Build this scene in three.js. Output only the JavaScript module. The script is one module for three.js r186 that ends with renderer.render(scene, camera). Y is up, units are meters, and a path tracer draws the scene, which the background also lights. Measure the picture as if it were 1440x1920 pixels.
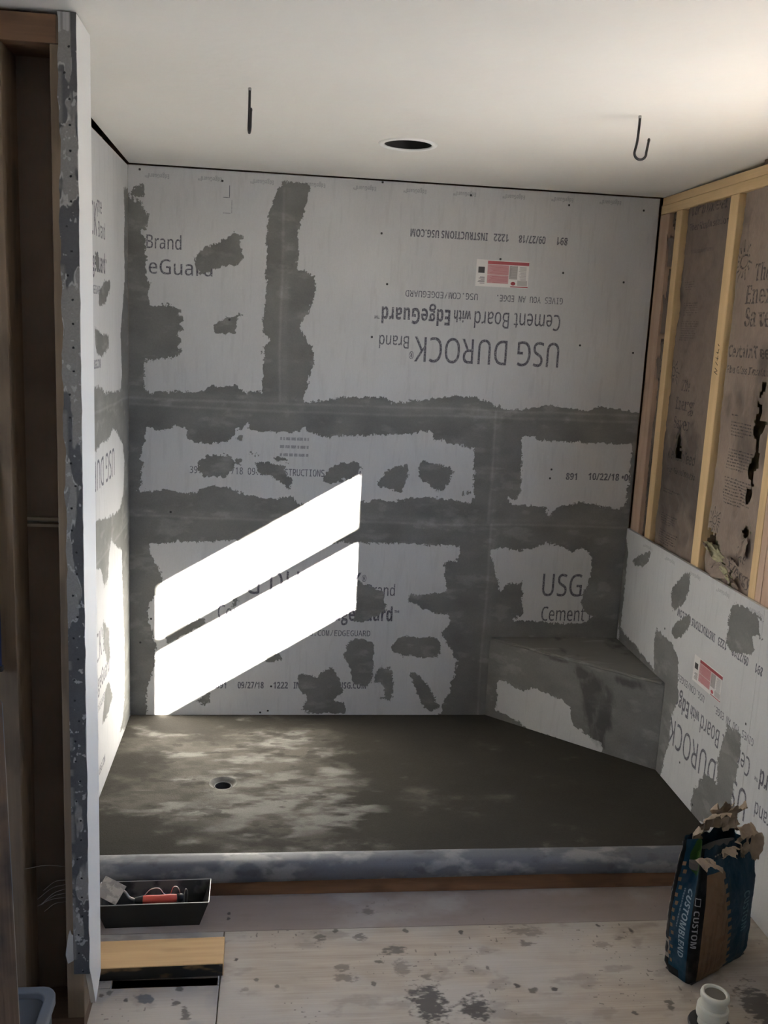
import * as THREE from 'three';
import { RoundedBoxGeometry } from 'three/addons/geometries/RoundedBoxGeometry.js';
import { mergeGeometries } from 'three/addons/utils/BufferGeometryUtils.js';

// ---------------------------------------------------------------- camera, sky, sun, exposure
const scene = new THREE.Scene();
const camera = new THREE.PerspectiveCamera(2 * Math.atan(960 / 1779.69) * 180 / Math.PI, 1440 / 1920, 0.05, 200);
camera.position.set(0.6014, 1.8153, 3.9924);
camera.rotation.set(-0.190486, -0.117539, 0.047058, 'YXZ');
scene.add(camera);
const renderer = new THREE.WebGLRenderer({ antialias: true });
renderer.toneMapping = THREE.LinearToneMapping;
renderer.toneMappingExposure = 2.4;
renderer.shadowMap.enabled = true;

{ // clear winter sky, paler towards the horizon
  const w = 64, h = 32, d = new Float32Array(w * h * 4);
  for (let j = 0; j < h; j++) {
    const e = Math.max(0, (j / (h - 1)) * 2 - 1), k = Math.pow(1 - e, 3);
    for (let i = 0; i < w; i++) d.set([0.62 + 0.75 * k, 0.95 + 0.65 * k, 1.65 + 0.35 * k, 1], (j * w + i) * 4);
  }
  const sky = new THREE.DataTexture(d, w, h, THREE.RGBAFormat, THREE.FloatType);
  sky.mapping = THREE.EquirectangularReflectionMapping;
  sky.magFilter = THREE.LinearFilter; sky.needsUpdate = true;
  scene.background = sky; scene.backgroundIntensity = 3.3;
}
const SUNDIR = new THREE.Vector3(-1, -0.603, -1.07).normalize();
const sun = new THREE.DirectionalLight(new THREE.Color(1, 0.95, 0.87), 78);
sun.position.copy(SUNDIR).multiplyScalar(-12).add(new THREE.Vector3(1, 1, 1));
sun.target.position.set(1, 1, 1);
sun.castShadow = true; sun.shadow.mapSize.set(4096, 4096);
Object.assign(sun.shadow.camera, { left: -4, right: 4, top: 4, bottom: -4, near: 1, far: 30 });
scene.add(sun, sun.target);

// ---------------------------------------------------------------- dimensions (metres)
const W = 2.166, PAN = 0.11, SX = 2.179, S1 = 1.4927, S2 = 0.9952;
const ceilY = (z) => 2.405 + 0.0175 * z;
// ---------------------------------------------------------------- thinset outlines, in millimetres on each wall (pairs: along the wall, height)
const BACK = {
  dark: [
    [-6,2312,7,2273,56,2261,59,2234,79,2213,76,2167,48,2150,67,2128,71,2005,75,1950,102,1959,81,1935,82,1864,165,1870,177,1857,217,1855,197,1834,221,1823,202,1791,222,1776,190,1758,218,1727,178,1702,222,1691,178,1661,66,1644,62,1551,74,1519,70,1462,-30,1458,-33,2310],
    [6,2288,21,2315,56,2331,67,2310,60,2284,25,2274],
    [259,2061,294,2102,365,2129,412,2163,460,2150,437,2133,454,2072,438,2043,382,2037,327,2010,296,1989,272,2007],
    [338,1793,377,1823,462,1851,430,1825,427,1769,346,1765],
    [602,2366,572,2311,554,2248,544,2155,546,2077,549,1919,535,1838,536,1770,577,1756,541,1718,541,1537,538,1479,704,1485,726,1578,749,1653,742,1726,712,1766,690,1813,725,1879,744,1928,745,2012,663,2047,682,2100,668,2162,682,2217,697,2280,718,2358,702,2378,630,2375],
    [-35,1506,39,1515,147,1519,308,1528,319,1552,384,1548,438,1559,463,1527,537,1537,560,1520,697,1496,781,1506,870,1525,937,1528,1050,1532,1096,1507,1164,1521,1300,1542,1345,1550,1449,1547,1533,1516,1592,1496,1674,1508,1766,1525,1934,1508,1992,1527,2052,1524,2186,1504,2349,-103,-57,-89],
  ],
  white: [
    [74,1377,127,1354,196,1385,236,1370,233,1332,265,1317,327,1312,393,1321,433,1356,433,1385,458,1365,482,1416,495,1375,607,1370,707,1374,717,1399,733,1375,826,1357,986,1371,1100,1375,1189,1387,1260,1398,1276,1355,1316,1365,1326,1343,1389,1345,1408,1332,1449,1329,1461,1185,1463,1116,1451,1084,1404,1096,1294,1109,1186,1106,1114,1089,1024,1095,999,1078,955,1090,700,1066,673,1100,631,1090,581,1084,513,1095,496,1095,429,1119,362,1138,312,1128,279,1106,222,1100,156,1111,37,1104,58,1218,45,1243],
    [1655,1385,1696,1391,1734,1374,1827,1368,1919,1371,2107,1369,2153,1375,2154,1223,2148,1092,2115,1082,2039,1090,1990,1102,1943,1106,1878,1086,1850,1085,1824,1066,1807,1037,1793,1037,1795,1079,1748,1082,1654,1084,1626,1088,1605,1125,1643,1107,1668,1145,1665,1254],
    [78,877,148,883,198,890,281,890,449,903,876,903,1173,901,1169,902,1352,896,1417,898,1407,827,1352,822,1356,765,1369,690,1310,679,1227,673,1195,668,1200,645,1258,612,1352,585,1390,580,1388,532,1357,503,1379,450,1409,416,1415,392,1436,372,1434,323,1414,264,1411,224,1382,165,1379,125,1352,105,1068,95,772,95,73,95,69,216,107,362,111,426,73,560,82,614,115,668,136,712,128,756,103,800,82,851],
    [1548,886,1622,893,1679,880,1744,891,1798,920,1846,911,1905,889,1930,871,1937,899,1970,900,2001,882,2018,844,2020,777,1997,709,1984,641,2017,593,2052,579,1992,544,1895,552,1818,556,1741,560,1665,559,1720,589,1710,657,1707,752,1691,723,1643,732,1613,689,1596,731,1578,788],
  ],
  blob: [
    [282,1233,319,1264,410,1267,431,1238,428,1204,395,1173,312,1171,283,1191],
    [431,1251,460,1256,460,1235,440,1230],
    [434,1348,462,1353,467,1336,442,1331],
    [476,1286,539,1275,526,1268,484,1278],
    [593,1268,660,1258,657,1245,610,1248],
    [523,1241,577,1242,640,1227,650,1185,679,1177,664,1125,629,1159,578,1187,524,1190],
    [806,1181,822,1216,872,1243,940,1254,971,1233,942,1193,867,1165,816,1155],
    [1035,1167,1069,1215,1121,1244,1164,1247,1171,1206,1155,1159,1138,1124,1103,1139,1040,1151],
    [1214,1250,1227,1268,1364,1236,1349,1181,1329,1144,1293,1139,1259,1170,1217,1196],
    [1420,1138,1447,1143,1448,1130,1403,1124],
    [753,123,764,199,728,236,726,302,775,297,819,283,836,321,880,330,899,293,918,256,928,218,885,180,940,161,941,116],
    [938,442,963,466,1016,466,1053,448,1056,275,1035,247,972,256,951,331,926,387],
    [1064,294,1085,332,1129,341,1145,304,1150,181,1082,185,1113,200,1106,256,1070,270],
    [1132,428,1163,472,1209,482,1340,474,1356,440,1354,391,1308,381,1195,390,1148,399],
    [1222,317,1241,317,1295,263,1336,214,1353,165,1373,150,1322,127,1292,155,1261,204,1238,273],
    [966,726,1014,718,1086,683,1104,601,1073,582,996,540,960,549,970,626],
    [579,412,614,412,649,385,645,362,580,356],
    [288,179,339,216,344,170,323,156,296,170],
    [412,583,453,655,458,619],
    [153,481,310,563,319,532,158,435],  // stripe follows both thinset and the sash rail shadow lying on it
    [260,345,299,356,286,343],
  ],
};
const RIGHT = {
  dark: [
    [-97,949,3,947,37,884,41,781,39,713,35,581,31,546,107,532,159,526,222,524,298,509,392,502,445,490,567,453,48,405],
    [416,662,482,662,584,655,640,623,656,609,663,555,686,467,659,409,646,340,653,264,625,203,616,140,602,95,505,62,459,341,490,430,398,471,439,497,413,596],
    [94,868,158,907,285,958,282,926,225,876,135,855],
    [526,852,564,900,643,965,673,959,680,912,654,848,624,818,555,780,529,819],
    [562,710,602,752,709,817,716,789,706,757,652,706,601,678,566,694],
    [1007,937,1033,953,1110,968,1133,961,1177,953,1206,935,1217,903,1174,882,1196,847,1182,821,1128,809,1073,793,1020,792,1005,806,1005,881],
    [1154,964,1230,960,1225,951,1171,951],
    [1205,896,1245,899,1240,890,1214,888],
    [1085,534,1183,541,1186,475,1179,394,1174,323,1154,294,1054,313,1043,397,1070,480],
    [927,248,968,293,1025,308,1085,305,1152,302,1202,283,1191,221,895,75,887,147,895,202,930,235],
  ],
  white: [
  ],
  blob: [
  ],
};
const LEFT = {
  dark: [
    [112,2297,82,2198,103,2093,90,1968,145,1856,199,1750,185,1671,172,1585,207,1534,288,1536,552,1552,644,1578,732,1581,979,1586,1110,423,114,103,6,96,-33,1412,-55,1412,-62,2321],
  ],
  white: [
    [624,1382,483,1371,387,1406,289,1382,227,1347,163,1325,122,1248,149,1123,238,1075,343,1074,497,1091,738,1128,1003,1154,987,1382,724,1364],
    [445,996,307,933,201,901,186,712,148,510,157,241,215,171,297,153,424,166,691,192,1063,308,1012,1030,748,962,649,936,601,857,528,857,485,961],
  ],
  blob: [
    [639,1888,532,1933,421,1938,422,1914,509,1863,641,1844],
    [720,1778,595,1750,459,1746,461,1704,599,1674,688,1691,722,1733],
    [704,2027,632,2006,635,1961,684,1967],
    [625,738,518,670,486,547,544,540,613,633],
    [528,471,435,370,554,347,664,353,604,452],
  ],
};
const SEAT = {
  dark: [
  ],
  white: [
    [54,289,107,294,151,272,202,286,221,305,293,296,363,292,414,269,426,193,471,178,530,159,573,153,569,96,527,87,430,99,340,109,217,105,174,127,120,140,55,146],
  ],
  blob: [
  ],
};
const SCREWS = [[1003, 2394], [1368, 2366], [1782, 2351], [2104, 2349], [1008, 2195], [1508, 2120], [1780, 2079], [2045, 2053], [1041, 1995], [987, 1779], [1878, 1783], [2116, 1762], [45, 2383], [366, 2359], [401, 1821], [43, 440], [607, 243], [595, 128], [562, 120], [1798, 1247], [1794, 1207], [1665, 221], [88, 548], [169, 1017]];
const SPOTS = [[1.058,1.728,0.047,0.077,1],[1.185,1.749,0.038,0.053,1],[0.771,1.418,0.018,0.018,0.7],[0.893,1.423,0.019,0.015,0.7],[0.991,1.49,0.032,0.02,0.8],[0.827,1.562,0.026,0.016,0.6],[0.839,1.606,0.03,0.02,0.6],[1.004,1.57,0.025,0.032,0.5],[1.069,1.61,0.018,0.014,0.6],[0.938,1.539,0.013,0.009,0.8],[1.41,1.414,0.051,0.027,0.5],[1.647,1.397,0.007,0.008,1],[1.745,1.428,0.009,0.011,1],[1.394,1.473,0.023,0.013,0.7],[1.322,1.661,0.009,0.009,1],[1.363,1.683,0.014,0.011,0.8],[1.422,1.681,0.009,0.009,1],[1.043,1.678,0.039,0.017,0.7],[1.021,1.672,0.015,0.011,0.9],[1.207,1.413,0.007,0.011,0.9],[0.929,1.293,0.015,0.022,0.5],[0.494,1.287,0.005,0.008,1],[0.492,1.314,0.005,0.008,1],[0.525,1.513,0.006,0.009,1],[0.913,1.634,0.008,0.009,0.8],[1.254,1.582,0.006,0.009,0.7],[0.371,1.683,0.011,0.015,0.9],[0.395,1.715,0.01,0.016,0.9],[0.401,1.737,0.013,0.016,0.9],[0.168,1.647,0.007,0.009,0.9],[0.374,1.63,0.01,0.011,0.8],[0.234,1.665,0.006,0.008,0.9],[0.187,1.636,0.007,0.009,0.7],[1.986,1.785,0.046,0.095,0.9],[1.735,1.751,0.012,0.014,0.8],[1.731,1.772,0.009,0.011,0.8],[1.621,1.787,0.007,0.009,0.9],[1.633,1.489,0.027,0.016,0.4],[0.555,1.639,0.012,0.009,0.4],[0.584,1.603,0.007,0.007,0.7],[0.643,1.632,0.006,0.007,0.7],[0.822,1.389,0.008,0.01,0.8],[1.035,1.398,0.007,0.011,0.8],[1.692,1.465,0.012,0.011,0.5]] ;
// ---------------------------------------------------------------- noise and texture helpers
const hash = (x, y, s) => { let h = Math.imul(x, 374761393) + Math.imul(y, 668265263) + Math.imul(s, 2147483647 - 1274126177); h = Math.imul(h ^ (h >>> 13), 1274126177); return ((h ^ (h >>> 16)) >>> 0) / 4294967296; };
function vnoise(x, y, s) {
  const i = Math.floor(x), j = Math.floor(y), f = x - i, g = y - j, u = f * f * (3 - 2 * f), v = g * g * (3 - 2 * g);
  const a = hash(i, j, s), b = hash(i + 1, j, s), c = hash(i, j + 1, s), d = hash(i + 1, j + 1, s);
  return a + (b - a) * u + (c - a) * v + (a - b - c + d) * u * v;
}
function fbm(x, y, s, o = 4) { let t = 0, a = 0.5, n = 0; for (let k = 0; k < o; k++) { t += a * vnoise(x, y, s + k * 17); n += a; a *= 0.5; x *= 2.03; y *= 2.03; } return t / n; }
let seed = 12345;
const rnd = () => { seed = (Math.imul(seed, 1664525) + 1013904223) >>> 0; return seed / 4294967296; };
const rr = (a, b) => a + (b - a) * rnd();
const clamp = (v, a = 0, b = 1) => Math.min(b, Math.max(a, v));
const sstep = (a, b, v) => { const t = clamp((v - a) / (b - a)); return t * t * (3 - 2 * t); };
const mix3 = (a, b, t) => [a[0] + (b[0] - a[0]) * t, a[1] + (b[1] - a[1]) * t, a[2] + (b[2] - a[2]) * t];
const enc = (v) => 255 * Math.pow(clamp(v), 1 / 2.2);

// fn(u metres from left, v metres from bottom) -> [r, g, b linear, height 0..1, roughness]
function texFromFn(wm, hm, ppm, fn, { bump = true, repeat = false, rough = false } = {}) {
  const w = Math.round(wm * ppm), h = Math.round(hm * ppm), c = new Uint8Array(w * h * 4), b = bump ? new Uint8Array(w * h * 4) : null, r = rough ? new Uint8Array(w * h * 4) : null;
  for (let j = 0; j < h; j++) for (let i = 0; i < w; i++) {
    const o = fn((i + 0.5) / ppm, (j + 0.5) / ppm, i, j), k = (j * w + i) * 4;
    c[k] = enc(o[0]); c[k + 1] = enc(o[1]); c[k + 2] = enc(o[2]); c[k + 3] = 255;
    if (b) { b[k] = b[k + 1] = b[k + 2] = 255 * clamp(o[3]); b[k + 3] = 255; }
    if (r) { r[k] = r[k + 1] = r[k + 2] = 255 * clamp(o[4]); r[k + 3] = 255; }
  }
  const mk = (d, srgb) => {
    const t = new THREE.DataTexture(d, w, h); if (srgb) t.colorSpace = THREE.SRGBColorSpace;
    t.magFilter = THREE.LinearFilter; t.minFilter = THREE.LinearMipmapLinearFilter; t.generateMipmaps = true;
    t.wrapS = t.wrapT = repeat ? THREE.MirroredRepeatWrapping : THREE.ClampToEdgeWrapping; t.needsUpdate = true; return t;
  };
  return { map: mk(c, true), bump: b && mk(b), rough: r && mk(r) };
}
function canvas(w, h) { const c = document.createElement('canvas'); c.width = Math.round(w); c.height = Math.round(h); return [c, c.getContext('2d')]; }
function canvasTex(c) { const t = new THREE.CanvasTexture(c); t.colorSpace = THREE.SRGBColorSpace; t.magFilter = THREE.LinearFilter; return t; }
function blur(a, w, h, r) {
  const t = new Float32Array(w * h);
  for (let j = 0; j < h; j++) { let s = 0; const o = j * w; for (let i = -r; i <= r; i++) s += a[o + clamp(i, 0, w - 1)]; for (let i = 0; i < w; i++) { t[o + i] = s / (2 * r + 1); s += a[o + Math.min(w - 1, i + r + 1)] - a[o + Math.max(0, i - r)]; } }
  for (let i = 0; i < w; i++) { let s = 0; for (let j = -r; j <= r; j++) s += t[clamp(j, 0, h - 1) * w + i]; for (let j = 0; j < h; j++) { a[j * w + i] = s / (2 * r + 1); s += t[Math.min(h - 1, j + r + 1) * w + i] - t[Math.max(0, j - r) * w + i]; } }
}
// text that fills the given width (metres * px per metre) with the given cap height
function fitText(g, text, x, y, width, cap, weight = '', face = 'sans-serif', thin = 0) {
  g.save(); g.font = `${weight} 100px ${face}`.trim(); g.textBaseline = 'alphabetic'; g.textAlign = 'left';
  const m = g.measureText(text).width; g.translate(x, y); g.scale(width / m, cap / 71.4); g.fillText(text, 0, 0);
  if (thin) { g.globalCompositeOperation = 'destination-out'; g.lineWidth = thin; g.strokeText(text, 0, 0); }
  g.restore();
}
// the maker's print on a cement board; origin = start of the big line's baseline, in px, k = px per metre
function boardPrint(g, ox, oy, k, flip, date = '09/27/18', only, time = '1222') {
  g.save(); g.translate(ox, oy); if (flip) g.rotate(Math.PI);
  const T = (s, x, y, w, c, wt, f, th) => { if (!only || only.some((q) => s.startsWith(q))) fitText(g, s, x * k, -y * k, w * k, c * k, wt, f, th); };
  T('USG DUROCK', 0, 0, 0.632, 0.103, '', 'sans-serif', 0.5); T('®', 0.632, 0.062, 0.022, 0.03); T('Brand', 0.652, 0, 0.133, 0.052);
  T('Cement Board', 0.012, -0.115, 0.378, 0.066); T('with', 0.4, -0.115, 0.075, 0.046, 'bold'); T('EdgeGuard', 0.483, -0.115, 0.297, 0.064, 'bold'); T('™', 0.782, -0.09, 0.025, 0.025);
  T('GIVES YOU AN EDGE.', 0.01, -0.187, 0.29, 0.027, '', 'monospace'); T('USG.COM/EDGEGUARD', 0.375, -0.187, 0.307, 0.027, '', 'monospace');
  const b = (s, x, w) => T(s, x, -0.432, w, 0.03, 'bold'); b('891', 0.01, 0.05); b(date, 0.105, 0.115); b(time, 0.26, 0.066); b('INSTRUCTIONS USG.COM', 0.35, 0.325);
  g.restore();
}
const INK = [0.034, 0.028, 0.05];
// cement board wall: x0..x0+wm by y0..y0+hm, trowelled thinset with ragged edges over grey-white board with purple-black print
function cementWall(wm, hm, ppm, D, conv, draw, { base = 0, scr = [], seams = [], sd = 1, smudge } = {}) {
  const w = Math.round(wm * ppm), h = Math.round(hm * ppm), [c, g] = canvas(w, h), [ci, gi] = canvas(w, h);
  g.fillStyle = base ? '#fff' : '#000'; g.fillRect(0, 0, w, h);
  const poly = (list, col) => { g.fillStyle = col; for (const p of list) { g.beginPath(); for (let i = 0; i < p.length; i += 2) { const [a, b] = conv(p[i] / 1000, p[i + 1] / 1000); g.lineTo(a * ppm, (hm - b) * ppm); } g.closePath(); g.fill(); } };
  poly(D.dark, '#fff'); poly(D.white, '#000'); poly(D.blob, '#fff');
  gi.fillStyle = '#fff'; draw(gi, ppm, hm);
  const md = g.getImageData(0, 0, w, h).data, id = gi.getImageData(0, 0, w, h).data, m = new Float32Array(w * h);
  for (let i = 0; i < w * h; i++) m[i] = md[i * 4] / 255;
  blur(m, w, h, Math.round(0.006 * ppm)); blur(m, w, h, Math.round(0.005 * ppm));
  const scrG = new Map(); for (const [a, b] of scr) for (let dy = -5; dy <= 5; dy++) for (let dx = -5; dx <= 5; dx++) if (Math.hypot(dx, dy) < 4.4 * ppm / 1000) scrG.set((Math.round(b * ppm) + dy) * w + Math.round(a * ppm) + dx, 1);
  return texFromFn(wm, hm, ppm, (u, v, i, j) => {
    const warpx = (fbm(u * 75, v * 75, sd, 3) - 0.5) * 0.02, warpy = (fbm(u * 75, v * 75, sd + 5, 3) - 0.5) * 0.02;
    const ii = clamp(Math.round(i + warpx * ppm), 0, w - 1), jj = clamp(Math.round((h - 1 - j) + warpy * ppm), 0, h - 1);
    const streak = vnoise(u * 230, v * 60, sd + 9) * 0.4 + vnoise(u * 70, v * 190, sd + 13) * 0.25 + vnoise(u * 330, v * 330, sd + 11) * 0.35;
    const mm = m[jj * w + ii], cov = sstep(-0.06, 0.06, mm - 0.5 + (streak - 0.5) * 1.7 * (1 - Math.abs(2 * mm - 1) ** 2) * (0.35 + 1.3 * sstep(0.35, 0.7, fbm(u * 11, v * 11, sd + 15, 2))));
    // bare board: fine vertical fabric, faint drags of dirty water
    const fab = vnoise(u * 900, v * 60, sd + 2) * 0.5 + vnoise(u * 500, v * 500, sd + 3) * 0.5, cl = fbm(u * 5, v * 4, sd + 4, 4), drag = sstep(0.55, 0.85, fbm(u * 70, v * 9, sd + 6, 3)) * 0.07;
    const bv = 0.54 * (0.92 + 0.16 * cl) * (0.95 + 0.1 * fab) * (1 - drag);
    let col = [bv * 1.0, bv * 0.99, bv * 0.965];
    const ink = id[((h - 1 - j) * w + i) * 4 + 3] / 255;
    if (ink > 0) { const pr = ink * clamp(0.95 - 0.9 * sstep(0.55, 0.8, vnoise(u * 700, v * 500, sd + 21)) * 0.6); col = mix3(col, INK, pr * 0.97); }
    // thinset: grey-olive with trowel sweeps and paler dry scum
    const tf = fbm(u * 9, v * 14, sd + 7, 4), tg = vnoise(u * 300, v * 300, sd + 8), scum = sstep(0.58, 0.78, fbm(u * 13 + 3, v * 26, sd + 10, 4)) * 0.3;
    let tv = 0.172 * (0.75 + 0.5 * tf) * (0.93 + 0.14 * tg) * (1 + scum), ridge = 0;
    for (const [ax, q, a, b] of seams) {
      const p = ax === 'h' ? v : u, o = ax === 'h' ? u : v; if (o < a || o > b) continue;
      const dq = (p - q - (fbm(o * 3, q * 10, sd + 31, 2) - 0.5) * 0.02);
      const l = Math.exp(-((dq / 0.006) ** 2)) * (0.5 + 0.6 * fbm(o * 20, p * 60, sd + 33, 3)); ridge += l; tv *= 1 + 0.38 * l + 0.16 * Math.exp(-(((dq - 0.018) / 0.014) ** 2)) * (0.4 + vnoise(o * 30, p * 30, sd + 35));
    }
    const th = [tv * 1.0, tv * 0.985, tv * 0.9];
    col = mix3(col, th, cov);
    if (smudge) col = mix3(col, [0.02, 0.019, 0.017], smudge(u, v));
    if (scrG.has((j) * w + i)) col = [0.03, 0.028, 0.026];
    return [col[0], col[1], col[2], 0.35 + cov * (0.3 + 0.15 * tf) + ridge * 0.2 * cov + fab * 0.03];
  });
}

// ---------------------------------------------------------------- mesh helpers
const used = new Map();
const numbered = (n) => { const k = used.get(n) ?? 0; used.set(n, k + 1); return k ? `${n}_${String(k).padStart(3, '0')}` : n; };
const std = (o) => new THREE.MeshStandardMaterial({ roughness: 0.9, metalness: 0, ...o });
const C = (r, g, b) => new THREE.Color().setRGB(r, g, b);
function part(name, geo, mat, parent) { const m = new THREE.Mesh(geo, mat); m.name = name; m.castShadow = m.receiveShadow = true; parent.add(m); return m; }
function thing(name, label, category, [x, y, z] = [0, 0, 0], turn = 0, group) {
  const o = new THREE.Group(); o.name = numbered(name); o.position.set(x, y, z); o.rotation.y = turn; o.userData = { label, category }; if (group) o.userData.group = group; scene.add(o); return o;
}
function structure(name, label, category) { const o = new THREE.Group(); o.name = name; o.userData = { kind: 'structure', label, category }; scene.add(o); return o; }
const bx = (x0, x1, y0, y1, z0, z1) => new THREE.BoxGeometry(x1 - x0, y1 - y0, z1 - z0).translate((x0 + x1) / 2, (y0 + y1) / 2, (z0 + z1) / 2);
const rb = (x0, x1, y0, y1, z0, z1, r = 0.002, s = 1) => new RoundedBoxGeometry(x1 - x0, y1 - y0, z1 - z0, s, r).translate((x0 + x1) / 2, (y0 + y1) / 2, (z0 + z1) / 2);
function setUV(geo, fn) { const p = geo.attributes.position, n = geo.attributes.normal, uv = new Float32Array(p.count * 2); for (let i = 0; i < p.count; i++) uv.set(fn(p.getX(i), p.getY(i), p.getZ(i), n.getX(i), n.getY(i), n.getZ(i)), i * 2); geo.setAttribute('uv', new THREE.BufferAttribute(uv, 2)); return geo; }
// wood: u runs along the grain
function woodUV(geo, axis, off = 0) { return setUV(geo, (x, y, z, nx, ny, nz) => { const l = [x, y, z][axis], o = [0, 1, 2].filter((k) => k !== axis), q = [x, y, z], n = [Math.abs(nx), Math.abs(ny), Math.abs(nz)]; const c = n[o[0]] > n[o[1]] ? q[o[1]] : q[o[0]]; return [l / 1.2 + off, c / 0.3 + off * 3.7]; }); }
const planar = (geo, a, b, x0, y0, w, h, flip = false) => setUV(geo, (x, y, z) => { const q = [x, y, z]; return [(flip ? x0 + w - q[a] : q[a] - x0) / w, (q[b] - y0) / h]; });
function tube(pts, r, seg = 40, rad = 8) { return new THREE.TubeGeometry(new THREE.CatmullRomCurve3(pts.map((p) => new THREE.Vector3(...p))), seg, r, rad, false); }
function prism(pts, y0, y1) { // vertical prism over an xz polygon
  const s = new THREE.Shape(pts.map(([x, z]) => new THREE.Vector2(x, -z))); return new THREE.ExtrudeGeometry(s, { depth: y1 - y0, bevelEnabled: false }).rotateX(-Math.PI / 2).translate(0, y0, 0);
}

// ---------------------------------------------------------------- materials
const woodTex = (a, b, s, wear) => texFromFn(0.8, 0.2, 640, (u, v) => {
  const ring = Math.sin((v * 60 + fbm(u * 3, v * 14, s, 3) * 7) * 2.2) * 0.5 + 0.5, fine = vnoise(u * 18, v * 520, s + 3), d = fbm(u * 6, v * 10, s + 5, 4);
  const c = mix3(a, b, clamp(ring * 0.35 + fine * 0.35 + (d - 0.5) * 0.7)), k = 1 - wear * sstep(0.52, 0.72, fbm(u * 8 + 9, v * 22, s + 8, 4));
  return [c[0] * k, c[1] * k, c[2] * k, fine * 0.6 + ring * 0.3];
}, { repeat: true });
const mkWood = (t, o = {}) => std({ map: t.map, bumpMap: t.bump, bumpScale: 0.0006, roughness: 0.85, ...o });
const pine = mkWood(woodTex([0.78, 0.56, 0.3], [0.64, 0.44, 0.22], 3, 0.08));
const pinePink = mkWood(woodTex([0.6, 0.42, 0.3], [0.47, 0.3, 0.2], 13, 0.08));
const oldPine = mkWood(woodTex([0.3, 0.22, 0.14], [0.2, 0.14, 0.09], 23, 0.3));
const darkWood = mkWood(woodTex([0.17, 0.1, 0.055], [0.1, 0.06, 0.035], 33, 0.3));
const blockWood = mkWood(woodTex([0.58, 0.38, 0.18], [0.46, 0.29, 0.13], 43, 0.15));
const blackStain = std({ color: C(0.02, 0.018, 0.015) });
const lumber = mkWood(woodTex([0.42, 0.29, 0.18], [0.32, 0.21, 0.13], 53, 0.1));
const plain = (r, g, b, rough = 0.9, o = {}) => std({ color: C(r, g, b), roughness: rough, ...o });

const ceilTex = texFromFn(1, 1, 512, (u, v) => { const n = fbm(u * 40, v * 40, 91, 3), l = fbm(u * 6, v * 6, 92, 3), k = 0.97 + 0.05 * l; return [0.74 * k, 0.715 * k, 0.665 * k, n]; }, { repeat: true });
const ceilMat = std({ map: ceilTex.map, bumpMap: ceilTex.bump, bumpScale: 0.0008, roughness: 0.75 });
const paintMat = std({ map: ceilTex.map, bumpMap: ceilTex.bump, bumpScale: 0.0006, roughness: 0.6, color: C(1.0, 1.02, 1.05) });

// ---------------------------------------------------------------- ceiling
{
  const g = structure('ceiling', 'white painted drywall ceiling', 'ceiling');
  const x0 = -1.45, x1 = 2.3, z0 = -0.12, z1 = 5.35, hole = [1.012, 0.705];
  const s = new THREE.Shape([[x0, -z1], [x1, -z1], [x1, -0.006], [0.006, -0.006], [0.006, -1.625], [x0, -1.625]].map((p) => new THREE.Vector2(...p)));
  const hp = new THREE.Path(); hp.absarc(hole[0], -hole[1], 0.084, 0, Math.PI * 2, true); s.holes.push(hp);
  const geo = new THREE.ExtrudeGeometry(s, { depth: 0.016, bevelEnabled: false, curveSegments: 48 }).rotateX(-Math.PI / 2);
  const p = geo.attributes.position; for (let i = 0; i < p.count; i++) p.setY(i, p.getY(i) + ceilY(p.getZ(i)));
  setUV(geo, (x, y, z) => [x / 1.3, z / 1.3]);
  part('drywall_sheet', geo, ceilMat, g);
  // unseen cover and skirt, added to keep sky light out above the ceiling
  part('added_roof_cover', woodUV(bx(-1.47, 2.31, 2.6, 2.62, -0.15, 5.35), 0), lumber, g);
  part('added_attic_skirt', bx(-1.45, -0.1145, 2.432, 2.6, 1.6, 1.6245), lumber, g);
}

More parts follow.
